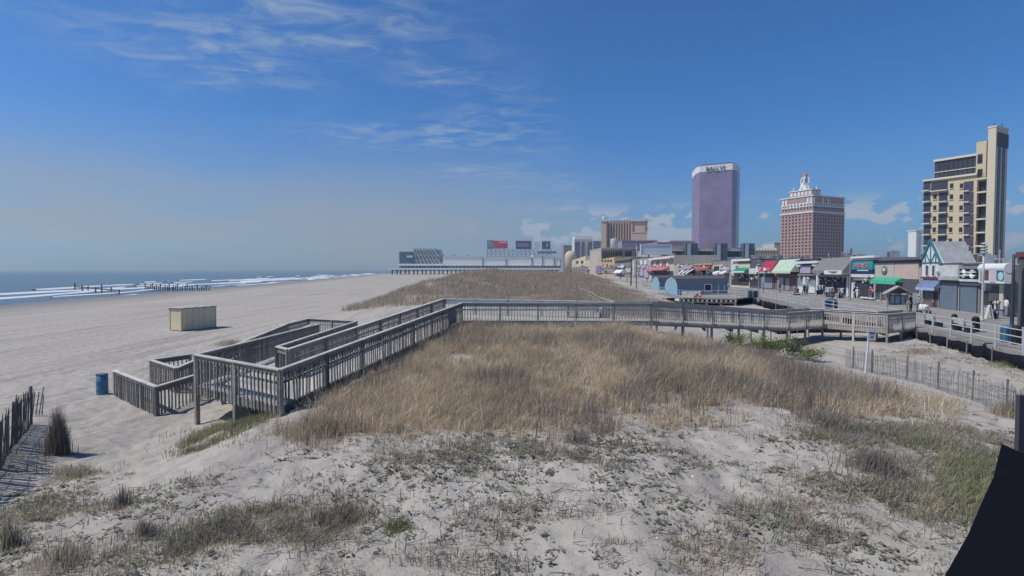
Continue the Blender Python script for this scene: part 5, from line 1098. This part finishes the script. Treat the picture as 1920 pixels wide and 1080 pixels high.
# --- pier mall over the beach
DP = 700.0; X_ = lambda px: aty(px, 500, DP).x; Zp = lambda py: zat(880, py, DP); zb0 = .0
r = empty('pier_mall', (X_(735), DP, 0)); tag(r, 'long white pier building on piles running out over the beach', 'pier'); ox = X_(735)
pw = C('pier_white', (.80,.80,.78), .7, .06, .05); pgn = glass('pier_green_glass', (.28,.34,.35), .3, .5); ptl = glass('pier_teal_glass', (.07,.15,.20), .25, .5)
def pb(nm, x0, y0, x1, y1, m, v0, v1, par=None): return MB().box(X_(x0)-ox, X_(x1)-ox, v0, v1, Zp(y1), Zp(y0)).build(nm, m, par or r)
pb('deck', 729, 502.5, 1052, 505.5, pw, -6, 60)
for x0, x1, y0 in ((831,906,482),(906.5,950,484),(950.5,998,482),(998.5,1018,479),(1018.5,1040,481),(1040.5,1052,484)):
    o = pb('hall', x0, y0, x1, 498, pw, 0, 50); pb('roof_edge', x0, y0-1.2, x1, y0-.05, wst, -.5, 50.5, o); pb('joint', x1-1.6, y0+2, x1-.4, 498, C('joint_grey',(.20,.21,.23)), -.6, -.02, o)
pb('ground_floor', 747, 498.1, 1052, 502.4, C('pier_dark',(.14,.145,.18),.5), 3, 48)
for i in range(44): pb('column', 749+i*6.9, 498.1, 750.4+i*6.9, 502.4, C('pier_column',(.36,.37,.38)), 1.5, 2.9)
pb('end_pavilion', 749, 472, 774, 494.5, ptl, 0, 45); pb('pavilion_base', 747, 494.6, 832, 498, pw, -2, 48); o = pb('pavilion_panel', 763, 479, 774, 483, wst, -.8, -.02); pb('pavilion_side', 747.2, 472, 748.9, 494, wst, 0, 45)
# slanted glazed atrium: a leaning lattice
m = MB(); g0, g1 = X_(774)-ox, X_(831)-ox; zt0, zb1 = Zp(466), Zp(494.5)
m.prism([Vector((g0, 4, zb1)), Vector((g1, 4, zb1)), Vector((g1-8, 4, Zp(466))), Vector((g0, 4, zt0))], (0, 40, 0)); at_ = m.build('atrium_glass', pgn, r)
for i in range(9):
    f = i/8; MB().bar(Vector((g0+(g1-g0)*f+(6 if f < 1 else 0), 1.5, zb1)), Vector((g0+(g1-g0)*f-9*f-4+4*(1-f), 1.5, zt0+1.5)), .7, 1.1).build('atrium_rib', C('atrium_frame',(.50,.55,.53)), at_)
for py in (468, 478, 487): MB().box(g0, g1-4, 1.4, 3.8, Zp(py)-.5, Zp(py)+.3).build('atrium_rail', MATS['atrium_frame'], at_)
for i in range(40): pb('pile', 735+i*7.9, 505.6, 737+i*7.9, 516, C('pile_dark',(.085,.09,.11)), -3+4*(i % 2), -1+4*(i % 2))
pb('cross_bracing', 735, 507, 1050, 508, MATS['pile_dark'], 6, 8)
for x0, x1, y0 in ((845,851,477),(857,866,479.5),(874,880,478),(886,890,479)): pb('roof_vent', x0, y0, x1, 482, pod, 10, 18)
# --- illuminated sign gantry above the pier
r = empty('sign_gantry', (X_(912), DP+55, 0)); tag(r, 'steel gantry with three big advertising screens behind the pier', 'billboard'); ox = X_(912); DP2 = DP+55
def gb(nm, x0, y0, x1, y1, m, v0, v1, par=None):
    return MB().box(aty(x0,460,DP2).x-ox, aty(x1,460,DP2).x-ox, v0, v1, zat(960,y1,DP2), zat(960,y0,DP2)).build(nm, m, par or r)
lat = C('gantry_steel', (.30,.34,.38), .5)
o = gb('screen', 926, 451.5, 952, 466, C('screen_red',(.46,.07,.10),.4,.35,.15), 0, 1.5); gb('screen_band', 936, 453, 951, 456, C('screen_pink',(.6,.34,.36)), -.2, -.02, o); gb('screen_frame', 913, 450, 925.8, 467, C('screen_side',(.20,.22,.27),.5,.5,.2), 0, 1.5, o)
o = gb('screen', 967, 452, 996, 467, C('screen_navy',(.06,.08,.15),.4,.3,.15), 0, 1.5); gb('screen_band', 970, 456, 992, 463, C('screen_mauve',(.26,.15,.26),.5,.3,.3), -.2, -.02, o); gb('screen_frame', 964, 449.5, 999, 451.8, C('screen_trim',(.42,.50,.54)), 0, 2, o); gb('screen_frame', 996.2, 452, 999, 468, MATS['screen_trim'], 0, 2, o)
o = gb('screen', 1016, 453, 1032, 467, MATS['screen_navy'], 0, 1.5); gb('screen_frame', 1015.5, 451, 1032.5, 452.8, MATS['screen_trim'], 0, 2, o); gb('screen_mark', 1024, 456, 1028, 463, C('screen_slate',(.26,.32,.40)), -.2, -.02, o)
for i in range(16): gb('upright', 913+i*8, 466 if i < 12 else 468, 914+i*8, 516, lat, 2, 3)
for y in (468, 472, 476, 480): gb('beam', 912, y, 1035, y+.9, lat, 1.6, 1.95)
for i in range(15):
    a = Vector((aty(913+i*8,460,DP2).x-ox, 2.6, zat(960,480,DP2))); b_ = Vector((aty(921+i*8,460,DP2).x-ox, 2.6, zat(960,468,DP2))); MB().bar(a, b_, .5, .5).build('brace', lat, r)
for i in range(6): gb('louvre', 1002, 454+i*2.2, 1014, 455+i*2.2, lat, 2, 3)
gb('catwalk', 1008, 471, 1044, 475, C('catwalk_grey',(.30,.27,.30)), 3.2, 6)
# --- trees and clutter in the side street gap
# ------------------------------------------------------------------ people on the boardwalk
def person(label, px, py, yaw, top, legs, skin=(.35,.22,.16), hair=(.04,.03,.025), h=1.72, pose='stand', extra=None, shorts=False):
    p = atz(px, py, BZ); k = h/1.72
    J = {'pel':(0,0,.93,.135),'bel':(0,-.01,1.08,.13),'che':(0,0,1.28,.15),'nk0':(0,.0,1.45,.075),'nk':(0,-.01,1.50,.055),'hd0':(0,-.02,1.58,.085),'hd':(0,-.02,1.65,.09),'top':(0,-.01,1.70,.06)}
    E = [('pel','bel'),('bel','che'),('che','nk0'),('nk0','nk'),('nk','hd0'),('hd0','hd'),('hd','top')]
    st = .16 if pose == 'walk' else .02
    for s, sg in (('l',-1),('r',1)):
        J.update({s+'hip':(.095*sg,0,.88,.095), s+'kn':(.10*sg,-.03-st*sg*.6,.48,.06), s+'an':(.105*sg,.02-st*sg,.09,.04), s+'to':(.115*sg,-.13-st*sg,.035,.035),
                  s+'sh':(.19*sg,0,1.40,.062), s+'el':(.245*sg,.03+st*sg*.5,1.13,.045), s+'wr':(.25*sg,-.06+st*sg*.9,.90,.033), s+'ha':(.25*sg,-.085+st*sg,.82,.036), s+'fi':(.245*sg,-.10+st*sg,.755,.02), s+'th':(.22*sg,-.12+st*sg,.83,.014)})
        E += [('pel',s+'hip'),(s+'hip',s+'kn'),(s+'kn',s+'an'),(s+'an',s+'to'),('che',s+'sh'),(s+'sh',s+'el'),(s+'el',s+'wr'),(s+'wr',s+'ha'),(s+'ha',s+'fi'),(s+'ha',s+'th')]
    names = list(J); me_ = bpy.data.meshes.new('tmp'); me_.from_pydata([J[n_][:3] for n_ in names], [(names.index(a), names.index(b_)) for a, b_ in E], [])
    o = bpy.data.objects.new('tmp', me_); COL.objects.link(o); md = o.modifiers.new('s', 'SKIN'); sb = o.modifiers.new('u', 'SUBSURF'); sb.levels = 1; sb.render_levels = 1
    for i, n_ in enumerate(names):
        sv_ = me_.skin_vertices[0].data[i]; sv_.radius = (J[n_][3],)*2; sv_.use_root = (n_ == 'pel')
    bpy.context.view_layer.update()
    bm_ = bpy.data.meshes.new_from_object(o.evaluated_get(bpy.context.evaluated_depsgraph_get())); bpy.data.objects.remove(o)
    for mm in (top, legs, C('skin_%02d' % int(skin[0]*100), skin, .6), C('shoe_dark', (.05,.05,.06))): bm_.materials.append(mm)
    for f in bm_.polygons:
        x, y, z = f.center
        f.material_index = 3 if z < .10 else (2 if z > 1.47 or (abs(x) > .19 and z < 1.12) or (shorts and z < .50) else (1 if z < .95 else 0)); f.use_smooth = True
    r = empty('person', p, yaw); r.scale = (k,)*3; tag(r, label, 'person', 'people on the boardwalk')
    link('body', bm_, None, r)
    MB().lathe([(.085,1.60),(.105,1.64),(.10,1.70),(.06,1.745),(.01,1.755)], 12, (0,.005,0)).build('hair', C('hair_%02d' % int(hair[0]*100), hair, .8), r, smooth=True)
    if extra == 'backpack':
        MB().box(-.17,.17,.10,.32,1.0,1.46).build('backpack', C('pack_red', (.42,.04,.09)), r, bevel=.06)
    return r
wt = C('cloth_white', (.66,.67,.67)); bk = C('cloth_black', (.03,.03,.04)); dn = C('cloth_denim', (.08,.11,.18)); gy = C('cloth_grey', (.25,.26,.28)); bl = C('cloth_blue', (.16,.28,.42))
person('person in white shirt and white cap carrying a red backpack before the teal sign shop', 1632, 563, math.radians(120), wt, gy, hair=(.6,.6,.6), extra='backpack', h=1.8)
person('person in pale blue top and white cap in front of the white shop column', 1607, 562, math.radians(-70), C('cloth_pale_blue',(.45,.52,.6)), wt, hair=(.6,.6,.58), pose='walk')
person('person in dark clothes and white hat in the shade of the souvenir shop', 1602, 559.5, math.radians(20), bk, dn, hair=(.58,.58,.58))
person('person in black standing between the two white panels', 1507, 553, math.radians(200), bk, bk, pose='walk'); person('person in dark blue top beside the person in black', 1513, 553.5, math.radians(160), dn, bk)
person('person in black walking past the green awning shop', 1462, 549, math.radians(100), bk, dn, pose='walk'); person('person in grey top by the pushchair', 1489, 553, math.radians(90), gy, C('cloth_khaki',(.3,.27,.21)), pose='walk')
person('person in blue standing by the slim lamp post bins', 1431, 551, math.radians(60), bl, dn); person('dark dressed person standing right of the information kiosk', 1707, 586, math.radians(30), bk, bk, h=1.8)
person('grey haired person in grey standing before the gabled shop', 1722, 587, math.radians(150), gy, dn, hair=(.4,.4,.41))
person('person in pale top at the far right by the side street', 1886, 594, math.radians(80), wt, gy)
for i_, (px_, py_, lb_, tp_) in enumerate(((1163,527,'far walker in dark clothes before the oval sign shop',bk),(1176,529,'far walker in grey near the thin dark pole',gy),(1206,531,'far walker in white before the lilac posters',wt),(1213,532,'far walker in blue right of the one in white',bl),(1136,522,'far walker in black before the orange tan building',bk),(1366,545,'person in pale top walking behind the blue shed',wt),(1560,566,'person in black strolling before the mansard roofed shop',bk),(1665,572,'person in denim walking left of the kiosk',dn))):
    person(lb_, px_, py_, math.radians(40*i_), tp_, (dn, bk, gy)[i_ % 3], pose='walk')
# pushchair
p = atz(1494, 553.5, BZ); r = empty('pushchair', p, math.radians(95)); tag(r, 'dark pushchair with round hood beside the person in grey', 'pushchair')
for x in (-.24,.24):
    for y in (-.3,.35): MB().lathe([(.12,-.02),(.12,.02)], 12).build('wheel', black, r).matrix_local = Matrix.Translation((x,y,.12)) @ Matrix.Rotation(math.pi/2,4,'Y')
    MB().tube([(x,.35,.12),(x,-.1,.55),(x,-.5,1.05)], .015, 5).build('frame_tube', steel, r)
MB().hexa([(-.2,.35,.35),(.2,.35,.35),(.2,-.25,.4),(-.2,-.25,.4)][::-1], [(-.2,.3,.6),(.2,.3,.6),(.2,-.25,.95),(-.2,-.25,.95)][::-1]).build('seat', dn, r, bevel=.04)
MB().lathe([(.25,0),(.24,.12),(.17,.22),(.03,.28)], 12).build('hood', bk, r).matrix_local = Matrix.Translation((0,-.12,.85))
# rolling chair with two white rolls
p = atz(1732, 588, BZ); r = empty('luggage_cart', p, math.radians(70)); tag(r, 'low cart with two white round drums before the gabled shop', 'cart')
MB().box(-.6,.6,-.35,.35,.28,.34).build('platform', wood_dk, r)
for x in (-.45,.45):
    for y in (-.36,.36): MB().lathe([(.16,-.03),(.16,.03)], 14).build('wheel', black, r).matrix_local = Matrix.Translation((x,y,.16)) @ Matrix.Rotation(math.pi/2,4,'X')
for x in (-.3,.32): MB().lathe([(.24,0),(.27,.05),(.27,.45),(.22,.5)], 16, (x,0,.345)).build('drum', wt, r, smooth=True)
MB().tube([(-.6,-.3,.3),(-.7,-.3,1.0),(-.7,.3,1.0),(-.6,.3,.3)], .02, 6).build('handle', steel, r)
# covered boat-shaped bundle at the boardwalk foot
p = atz(1862, 668, .5); r = empty('tarp_bundle', (p.x, p.y, gz(p.x, p.y))); tag(r, 'black tarpaulin bundle with white label against the boardwalk foot', 'tarp')
m = MB(); n = 14; rows = 5
for j in range(rows+1):
    for i in range(n+1):
        f = i/n; g_ = j/rows; a = g_*math.pi; hh = .62*(.75+.25*math.sin(f*5))*math.sin(max(.05, min(f*3, (1-f)*3, 1))*math.pi/2)
        m.v.append((f*1.5-.75+random.uniform(-.03,.03), -.42*math.cos(a)*(.8+.2*math.sin(f*7)), max(-.1, hh*1.3*math.sin(a))+random.uniform(-.02,.02)))
m.f = [(j*(n+1)+i, j*(n+1)+i+1, (j+1)*(n+1)+i+1, (j+1)*(n+1)+i) for j in range(rows) for i in range(n)]; m.mi = [0]*len(m.f)
m.build('tarp', blk, r, smooth=True); MB().box(.15,.45,-.37,-.35,.5,.68).build('label', white, r); r.rotation_euler = (0,0,math.radians(-60))

# ------------------------------------------------------------------ vegetation
def blades(P, H, Wd, lean, name, m, label=None, kind='stuff', cat='grass', parent=None, origin=None, seed=0, bend=.5, push=None):
    rg = np.random.default_rng(seed); n = len(P); az = rg.uniform(0, 2*np.pi, n); la = rg.uniform(0, 2*np.pi, n)
    wind = np.array([.5, -.15])     # lean a little away from the sea wind
    sx_ = np.stack([np.cos(az), np.sin(az), np.zeros(n)], -1) * (Wd/2)[:,None]
    ld = np.stack([np.cos(la), np.sin(la)], -1) * rg.uniform(0, 1, n)[:,None] * lean + wind*lean*.6
    if push is not None: ld = ld + push
    tip = np.concatenate([ld * H[:,None], (H*np.sqrt(np.clip(1-(ld**2).sum(-1)*.5, .2, 1)))[:,None]], -1)
    mid = np.concatenate([ld*H[:,None]*.3*bend*2*.5, (tip[:,2]*.55)[:,None]], -1)
    V = np.stack([P - sx_, P + sx_, P + mid + sx_*.8, P + mid - sx_*.8, P + tip], 1).reshape(-1, 3)
    if origin is not None: V = V - np.array(origin)
    b0 = np.arange(n)*5
    F1 = np.stack([b0, b0+1, b0+2], -1); F2 = np.stack([b0, b0+2, b0+3], -1); F3 = np.stack([b0+3, b0+2, b0+4], -1)
    me_ = fast_mesh(name, V, np.concatenate([F1, F2, F3])); o = link(name, me_, m, parent)
    if kind or label: tag(o, label, cat if label else None, kind=kind)
    return o
def scatter(poly, n, dens=None, seed=0, z=True):
    rg = np.random.default_rng(seed); a = np.array(poly); lo, hi = a[:,:2].min(0), a[:,:2].max(0); out = []
    c_ = 0
    for _ in range(40):
        q = rg.uniform(lo-1.5, hi+1.5, (n*2, 2)); jx, jy = jig(q[:,0], q[:,1]); jx = jx + rg.normal(0,.42,len(q)); jy = jy + rg.normal(0,.55,len(q)); q = q[inpoly(jx, jy, poly)]
        if dens is not None: q = q[rg.random(len(q)) < dens(q[:,0], q[:,1])]
        out.append(q); c_ += len(q)
        if c_ >= n: break
    q = np.concatenate(out)[:n]
    return np.concatenate([q, (ground(q[:,0], q[:,1])-.02)[:,None]], -1)
def vegm(name, col, hue, rough=.9, isl=.3):
    k = 1.82; m = mat(name, tuple(min(.8, c_*k) for c_ in col), rough, .25, .5, hue=[tuple(min(.8, c_*k) for c_ in h_) for h_ in hue], island=isl, spec=.1, trans=.42)
    return m
dry = vegm('dry_grass', (.285,.235,.18), [(.375,.31,.235), (.225,.18,.14), (.325,.245,.18), (.265,.235,.145), (.425,.36,.28)])
scrubm = vegm('dune_scrub', (.26,.225,.17), [(.20,.18,.13), (.32,.28,.22), (.19,.185,.12), (.27,.21,.18), (.23,.21,.14)])
greenm = vegm('dune_green', (.13,.14,.08), [(.18,.18,.10), (.11,.12,.07), (.21,.19,.12)])
darkm = vegm('dark_stems', (.14,.125,.11), [(.19,.17,.145), (.11,.10,.09), (.16,.135,.115)])
fard = vegm('far_dune_grass', (.235,.195,.155), [(.19,.155,.125), (.28,.235,.185), (.17,.145,.115), (.225,.195,.125)])
def dn_mound(x, y): return np.clip(sstep(fbm(x*.55+3, y*.55), .28, .55)*.9 + .12, 0, 1)
CL = scatter(P_MOUND, 8200, dn_mound, 1); rgc = np.random.default_rng(3)
nb_ = rgc.integers(8, 30, len(CL)); ci = np.repeat(np.arange(len(CL)), nb_); off = rgc.normal(0, .11, (len(ci), 2))*rgc.uniform(.5, 1.5, len(CL))[ci][:,None]
P = CL[ci].copy(); P[:,:2] += off; hC = ((.26+.42*fbm(CL[:,0]*.35+9, CL[:,1]*.35))*rgc.uniform(.6, 1.35, len(CL)))[ci]
blades(P, hC*rgc.uniform(.5,1.2,len(P)), rgc.uniform(.008,.02,len(P)), .75, 'dune_grass', dry, 'dense dry tan beach grass covering the mound before the walkway', seed=3, push=off*3.2)
P = scatter(P_MOUND, 16000, lambda x, y: sstep(fbm(x*.4+30, y*.4), .5, .66), 2)
blades(P, np.random.default_rng(5).uniform(.3,.9,len(P)), np.random.default_rng(6).uniform(.008,.018,len(P)), .35, 'dark_grass_stems', darkm, 'dark brown seed stalks standing in the dry grass', seed=4)
def many(name, m, label, specs, seed):
    Ps, Hs = [], []
    for i, (poly, n, h0, h1, thr) in enumerate(specs):
        q = scatter(poly, n, (lambda t_: (lambda x, y: sstep(fbm(x*1.3+7*t_, y*1.3+3, 5), t_-.10, t_+.26)**1.6))(thr), seed+i); Ps.append(q); Hs.append(np.random.default_rng(seed+50+i).uniform(h0, h1, len(q)))
    Ps = np.concatenate(Ps); Hs = np.concatenate(Hs)
    return blades(Ps, Hs, np.random.default_rng(seed+99).uniform(.008,.02,len(Ps)), 1.15, name, m, label, seed=seed)
ALLF = wpoly([(-100,870),(300,905),(560,830),(1000,845),(1500,815),(1900,800),(1990,1110),(-100,1110)], 1.0)
many('dune_scrub', scrubm, 'low tangled dry scrub scattered over the foreground sand', [(P_PATCH,6500,.03,.14,.30),(P_RIGHT,17000,.04,.2,.40),(P_MID,3600,.03,.13,.42),(P_BOT,3600,.03,.11,.44),(P_LB,4200,.03,.16,.44),(ALLF,7000,.02,.11,.50),(P_RSAND,2500,.05,.25,.48)], 20)
many('green_ground_cover', greenm, 'green patches of low plants on the foreground sand', [(P_PATCH,2600,.06,.2,.40),(P_LEFTG,9000,.08,.32,.32),(P_RIGHT,4500,.06,.25,.52),(P_LB,2600,.06,.2,.52),(wpoly([(1800,880),(1870,860),(1840,960),(1800,980)], .9),3000,.1,.4,.3)], 40)
many('dark_scrub_stems', darkm, 'dark dead stems lying and standing over the foreground sand', [(P_RIGHT,5500,.05,.32,.40),(P_LB,2200,.04,.28,.42),(P_RSAND,700,.08,.35,.45),(P_MID,1500,.06,.3,.44),(P_BOT,1300,.05,.28,.44),(P_PATCH,1500,.1,.35,.4),(P_LEFTG,1500,.1,.4,.4),(ALLF,2200,.06,.3,.55)], 60)
# leafy rosettes flat on the sand
def rosettes(polys, name, m, label, seed):
    rg = np.random.default_rng(seed); V = []; F_ = []; c_ = 0
    for poly, n, thr in polys:
        Q = scatter(poly, n, (lambda t_: (lambda x, y: sstep(fbm(x*.8+2, y*.8+11), t_, t_+.12)))(thr), seed+n)
        for x, y, z in Q:
            k = rg.integers(4, 9); s = rg.uniform(.03, .085)
            for i in range(k):
                a = rg.uniform(0, 6.28); L = s*rg.uniform(.6,1.4); w = L*.32; e = rg.uniform(.02,.45)*L; ca, sa = math.cos(a), math.sin(a); o_ = rg.normal(0, s*.6, 2)
                bx_, by_ = x+o_[0], y+o_[1]
                V += [(bx_, by_, z+.025), (bx_+ca*L*.5-sa*w, by_+sa*L*.5+ca*w, z+.03+e*.6), (bx_+ca*L, by_+sa*L, z+.03+e), (bx_+ca*L*.5+sa*w, by_+sa*L*.5-ca*w, z+.03+e*.6)]
                F_ += [(c_, c_+1, c_+2, c_+3)]; c_ += 4
    o = link(name, fast_mesh(name, np.array(V), np.array(F_)), m); tag(o, label, 'plants', kind='stuff')
leafm = vegm('rosette_leaf', (.12,.12,.09), [(.17,.165,.12), (.09,.095,.075), (.15,.13,.10)])
OPEN = wpoly([(820,850),(1000,800),(1300,790),(1560,830),(1560,930),(1350,960),(1000,950),(760,930)], 1.05)
rosettes([(OPEN,700,.44),(ALLF,900,.48),(P_RIGHT,1300,.38),(P_LB,600,.40),(P_MID,600,.32),(P_RSAND,500,.45)], 'sand_rosettes', leafm, 'small dark leaf rosettes dotted over the foreground sand', 80)
# twigs and bits of shell
rg = np.random.default_rng(91); Q = scatter(ALLF, 650, None, 92); m = MB()
for x, y, z in Q:
    a = rg.uniform(0, 6.28); L = rg.uniform(.08,.45); e = rg.uniform(0,.12); m.tube([(x,y,z+.03),(x+L*.5*math.cos(a),y+L*.5*math.sin(a),z+.05+e*.5),(x+L*math.cos(a+.3),y+L*math.sin(a+.3),z+.03+e)], [.007,.006,.003], 4, cap=False)
tag(m.build('twigs', darkm), 'thin dead twigs strewn over the foreground sand', 'twigs', kind='stuff')
Q = scatter(ALLF, 130, None, 95); m = MB()
for x, y, z in Q: s = rg.uniform(.012,.035); m.lathe([(s,0),(s*.9,s*.5),(s*.3,s*.8)], 6, (x,y,z+.02))
tag(m.build('shell_bits', white), 'white bits of shell and litter on the foreground sand', 'shells', kind='stuff')
# far dune
FD = [(-24,54),(6,44),(24,62),(30,110),(40,250),(60,460),(-40,460),(-30,200),(-24,100)]
rg = np.random.default_rng(33); n = 260000; yy_ = 50*np.exp(rg.uniform(0, np.log(9), n)); xx_ = -26-.03*yy_ + rg.uniform(0, 1, n)*(46+.13*yy_)
k_ = rg.random(n) < fardune(xx_, yy_)*np.clip(sstep(fbm(xx_*.25, yy_*.2), .30, .5)+.1, 0, 1); xx_, yy_ = xx_[k_], yy_[k_]
P = np.stack([xx_, yy_, ground(xx_, yy_)-.05], -1)
blades(P, rg.uniform(.35,1.05,len(P))*(.8+.002*yy_), .00045*yy_*rg.uniform(.8,1.6,len(P)), .6, 'far_dune_grass', fard, 'brown beach grass covering the far dunes behind the walkway', seed=34)
# shrubs and tufts that stand out on their own
def tuft(label, px, py, z, n, h, spread, m, name='grass_tuft', cat='plant', lean=.6, w=(.008,.016)):
    p = atz(px, py, z); zz = gz(p.x, p.y); rg_ = np.random.default_rng(int(px*7+py)); r = empty(name, (p.x, p.y, zz)); tag(r, label, cat, 'single plants on the dunes')
    q = np.stack([p.x+rg_.normal(0,spread,n), p.y+rg_.normal(0,spread,n)], -1); P_ = np.concatenate([q, (ground(q[:,0], q[:,1])-.02)[:,None]], -1)
    fall = np.exp(-((q-np.array([p.x,p.y]))**2).sum(-1)/(2*(spread*1.3)**2))
    blades(P_, h*rg_.uniform(.45,1.1,n)*(.4+.6*fall), rg_.uniform(*w,n), lean, 'blades', m, None, 'stuff', parent=r, origin=(p.x,p.y,zz), seed=int(px))
    st_ = MB()
    for i in range(5):
        a = rg_.uniform(0,6.28); st_.tube([(0,0,-.1),(spread*.7*math.cos(a), spread*.7*math.sin(a), h*.8)], [.012,.004], 4, cap=False)
    st_.build('stems', darkm, r)
def leafy(label, px, py, z, n, h, spread, m, name='dune_shrub'):
    p = atz(px, py, z); zz = gz(p.x, p.y); rg_ = np.random.default_rng(int(px*3+py)); r = empty(name, (p.x, p.y, zz)); tag(r, label, 'shrub', 'shrubs by the walkway')
    V = []; F_ = []; st_ = MB(); br = []
    for i in range(14):
        a = rg_.uniform(0,6.28); e = rg_.uniform(.3,1); t_ = Vector((spread*e*math.cos(a), spread*.7*e*math.sin(a), h*rg_.uniform(.5,1))); st_.tube([(0,0,-.1), t_*.5+Vector((0,0,.08)), t_], [.02,.013,.005], 5, cap=False); br.append(t_)
    for i in range(n):
        t_ = br[rg_.integers(len(br))]*rg_.uniform(.35,1.05)+Vector(rg_.normal(0,.13,3)); t_.z = max(t_.z, .03)
        L = rg_.uniform(.05,.12); d = Vector(rg_.normal(0,1,3)).normalized(); s_ = d.orthogonal().normalized()*L*.35; c_ = len(V)
        V += [t_, t_+d*L*.5+s_, t_+d*L, t_+d*L*.5-s_]; F_.append((c_,c_+1,c_+2,c_+3))
    link('foliage', fast_mesh('foliage', np.array([tuple(v) for v in V]), np.array(F_)), m, r); st_.build('branches', darkm, r)
leafm2 = vegm('shrub_leaf', (.085,.12,.045), [(.12,.15,.06), (.06,.085,.035), (.16,.16,.07)])
leafy('bushy green shrub growing under the walkway posts', 1440, 668, .25, 2600, 1.25, 1.5, leafm2); leafy('green brown shrub right of the bushy green one', 1505, 676, .1, 1500, .8, 1.2, leafm2); leafy('dark shrub low under the raised walkway deck', 1380, 652, .3, 1500, .9, 1.1, leafm2)
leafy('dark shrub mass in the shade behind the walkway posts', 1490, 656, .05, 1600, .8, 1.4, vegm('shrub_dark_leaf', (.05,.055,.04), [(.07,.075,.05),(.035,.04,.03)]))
tuft('tall dark tuft of grass on the left dune spur', 108, 830, .55, 1100, 1.45, .12, darkm, lean=.16); tuft('small forked dark tuft on the smooth sand path', 228, 948, .75, 160, .5, .10, darkm); tuft('low spiky tuft below the forked tuft', 272, 1010, .85, 180, .35, .12, darkm, lean=1.0)
tuft('upright grey tuft at the bottom left corner', 14, 1012, .85, 350, .6, .08, scrubm, lean=.3); tuft('ragged grey tuft near the bottom left', 108, 1060, .85, 500, .4, .25, scrubm, lean=.5); tuft('reddish tall tuft at the left foot of the grass mound', 590, 815, 1.0, 1500, .62, .35, scrubm, lean=.35)
tuft('rounded green tuft alone on the foreground sand', 745, 975, 1.05, 420, .24, .13, greenm, lean=1.0); tuft('bare spiky tuft at the foot of the grass mound', 1080, 838, 1.05, 300, .4, .2, darkm, lean=.9); tuft('dead brown shrub at the right end of the grass mound', 1555, 815, .9, 900, .55, .5, darkm, lean=.8)
tuft('dark bush among the scrub at lower right', 1640, 905, .85, 700, .5, .3, darkm, lean=.5); tuft('olive tuft beside the fence post at right', 1895, 790, .45, 900, .7, .25, scrubm, lean=.4); tuft('rusty brown plant patch on the sand by the boardwalk foot', 1722, 655, .45, 900, .35, .6, scrubm, lean=.9)
tuft('green tuft at the walkway end by the boardwalk', 1716, 618, .5, 400, .5, .25, greenm); tuft('olive scrub patch at the right edge below the boardwalk', 1900, 683, .5, 900, .4, .6, greenm, lean=.8); tuft('dry bush at the edge of the left dune spur', 140, 870, .5, 700, .35, .22, scrubm, lean=.9); tuft('grass clump behind the switchback ramp', 430, 645, .1, 700, .55, .5, scrubm, lean=.6)
# street trees seen through the gap by the corner shop
def street_tree(label, x, y, h, rad, m):
    rg_ = np.random.default_rng(int(x*10)); r = empty('street_tree', (x, y, .6)); tag(r, label, 'tree', 'trees in the side street')
    MB().tube([(0,0,0),(.05,0,h*.35),(.0,.1,h*.6)], [.14,.10,.05], 7).build('trunk', wood_dk, r)
    bx_ = MB()
    for i in range(7): a = i*.9; bx_.tube([(0,0,h*(.3+.04*i)),(rad*.6*math.cos(a),rad*.6*math.sin(a),h*(.55+.05*i))], [.05,.02], 5, cap=False)
    bx_.build('limbs', wood_dk, r)
    V = []; F_ = []
    cl = [Vector((rg_.normal(0,rad*.45), rg_.normal(0,rad*.45), h*.65+rg_.normal(0,h*.14))) for _ in range(26)]
    for i in range(3000):
        t_ = cl[rg_.integers(26)]+Vector(rg_.normal(0,rad*.16,3)); L = rg_.uniform(.10,.22); d = Vector(rg_.normal(0,1,3)).normalized(); s_ = d.orthogonal().normalized()*L*.4; c_ = len(V)
        V += [t_, t_+d*L*.5+s_, t_+d*L, t_+d*L*.5-s_]; F_.append((c_,c_+1,c_+2,c_+3))
    link('crown', fast_mesh('crown', np.array([tuple(v) for v in V]), np.array(F_)), m, r)
q = aty(1893, 545, 75); street_tree('small green street tree in the gap right of the corner shop', q.x, 75, 4.6, 1.3, leafm2); q = aty(1903, 545, 95); street_tree('greyer street tree farther down the side street', q.x, 95, 5.5, 1.6, vegm('tree_grey_leaf', (.14,.14,.09), [(.2,.19,.14),(.10,.10,.07)]))
block('street_house', 'brown house far down the side street at the right edge', 1886, 1915, 494, 160.0, 12, C('house_brown',(.26,.22,.20)), cat='house')

# ------------------------------------------------------------------ thin sea air over the whole place
HZ = MB().box(-3400, 3400, -60, 3400, -14, 175)
hz = HZ.build('haze', bpy.data.materials.new('haze_air')); tag(hz, 'thin pale sea haze in the air', 'haze', kind='stuff')
hm = hz.data.materials[0]; hm.use_nodes = True; t = hm.node_tree; t.nodes.clear()
pv = t.nodes.new('ShaderNodeVolumePrincipled'); pv.inputs['Density'].default_value = 0.0002; pv.inputs['Color'].default_value = (.80, .88, .95, 1); pv.inputs['Anisotropy'].default_value = 0.3
ho = t.nodes.new('ShaderNodeOutputMaterial'); t.links.new(pv.outputs[0], ho.inputs['Volume'])
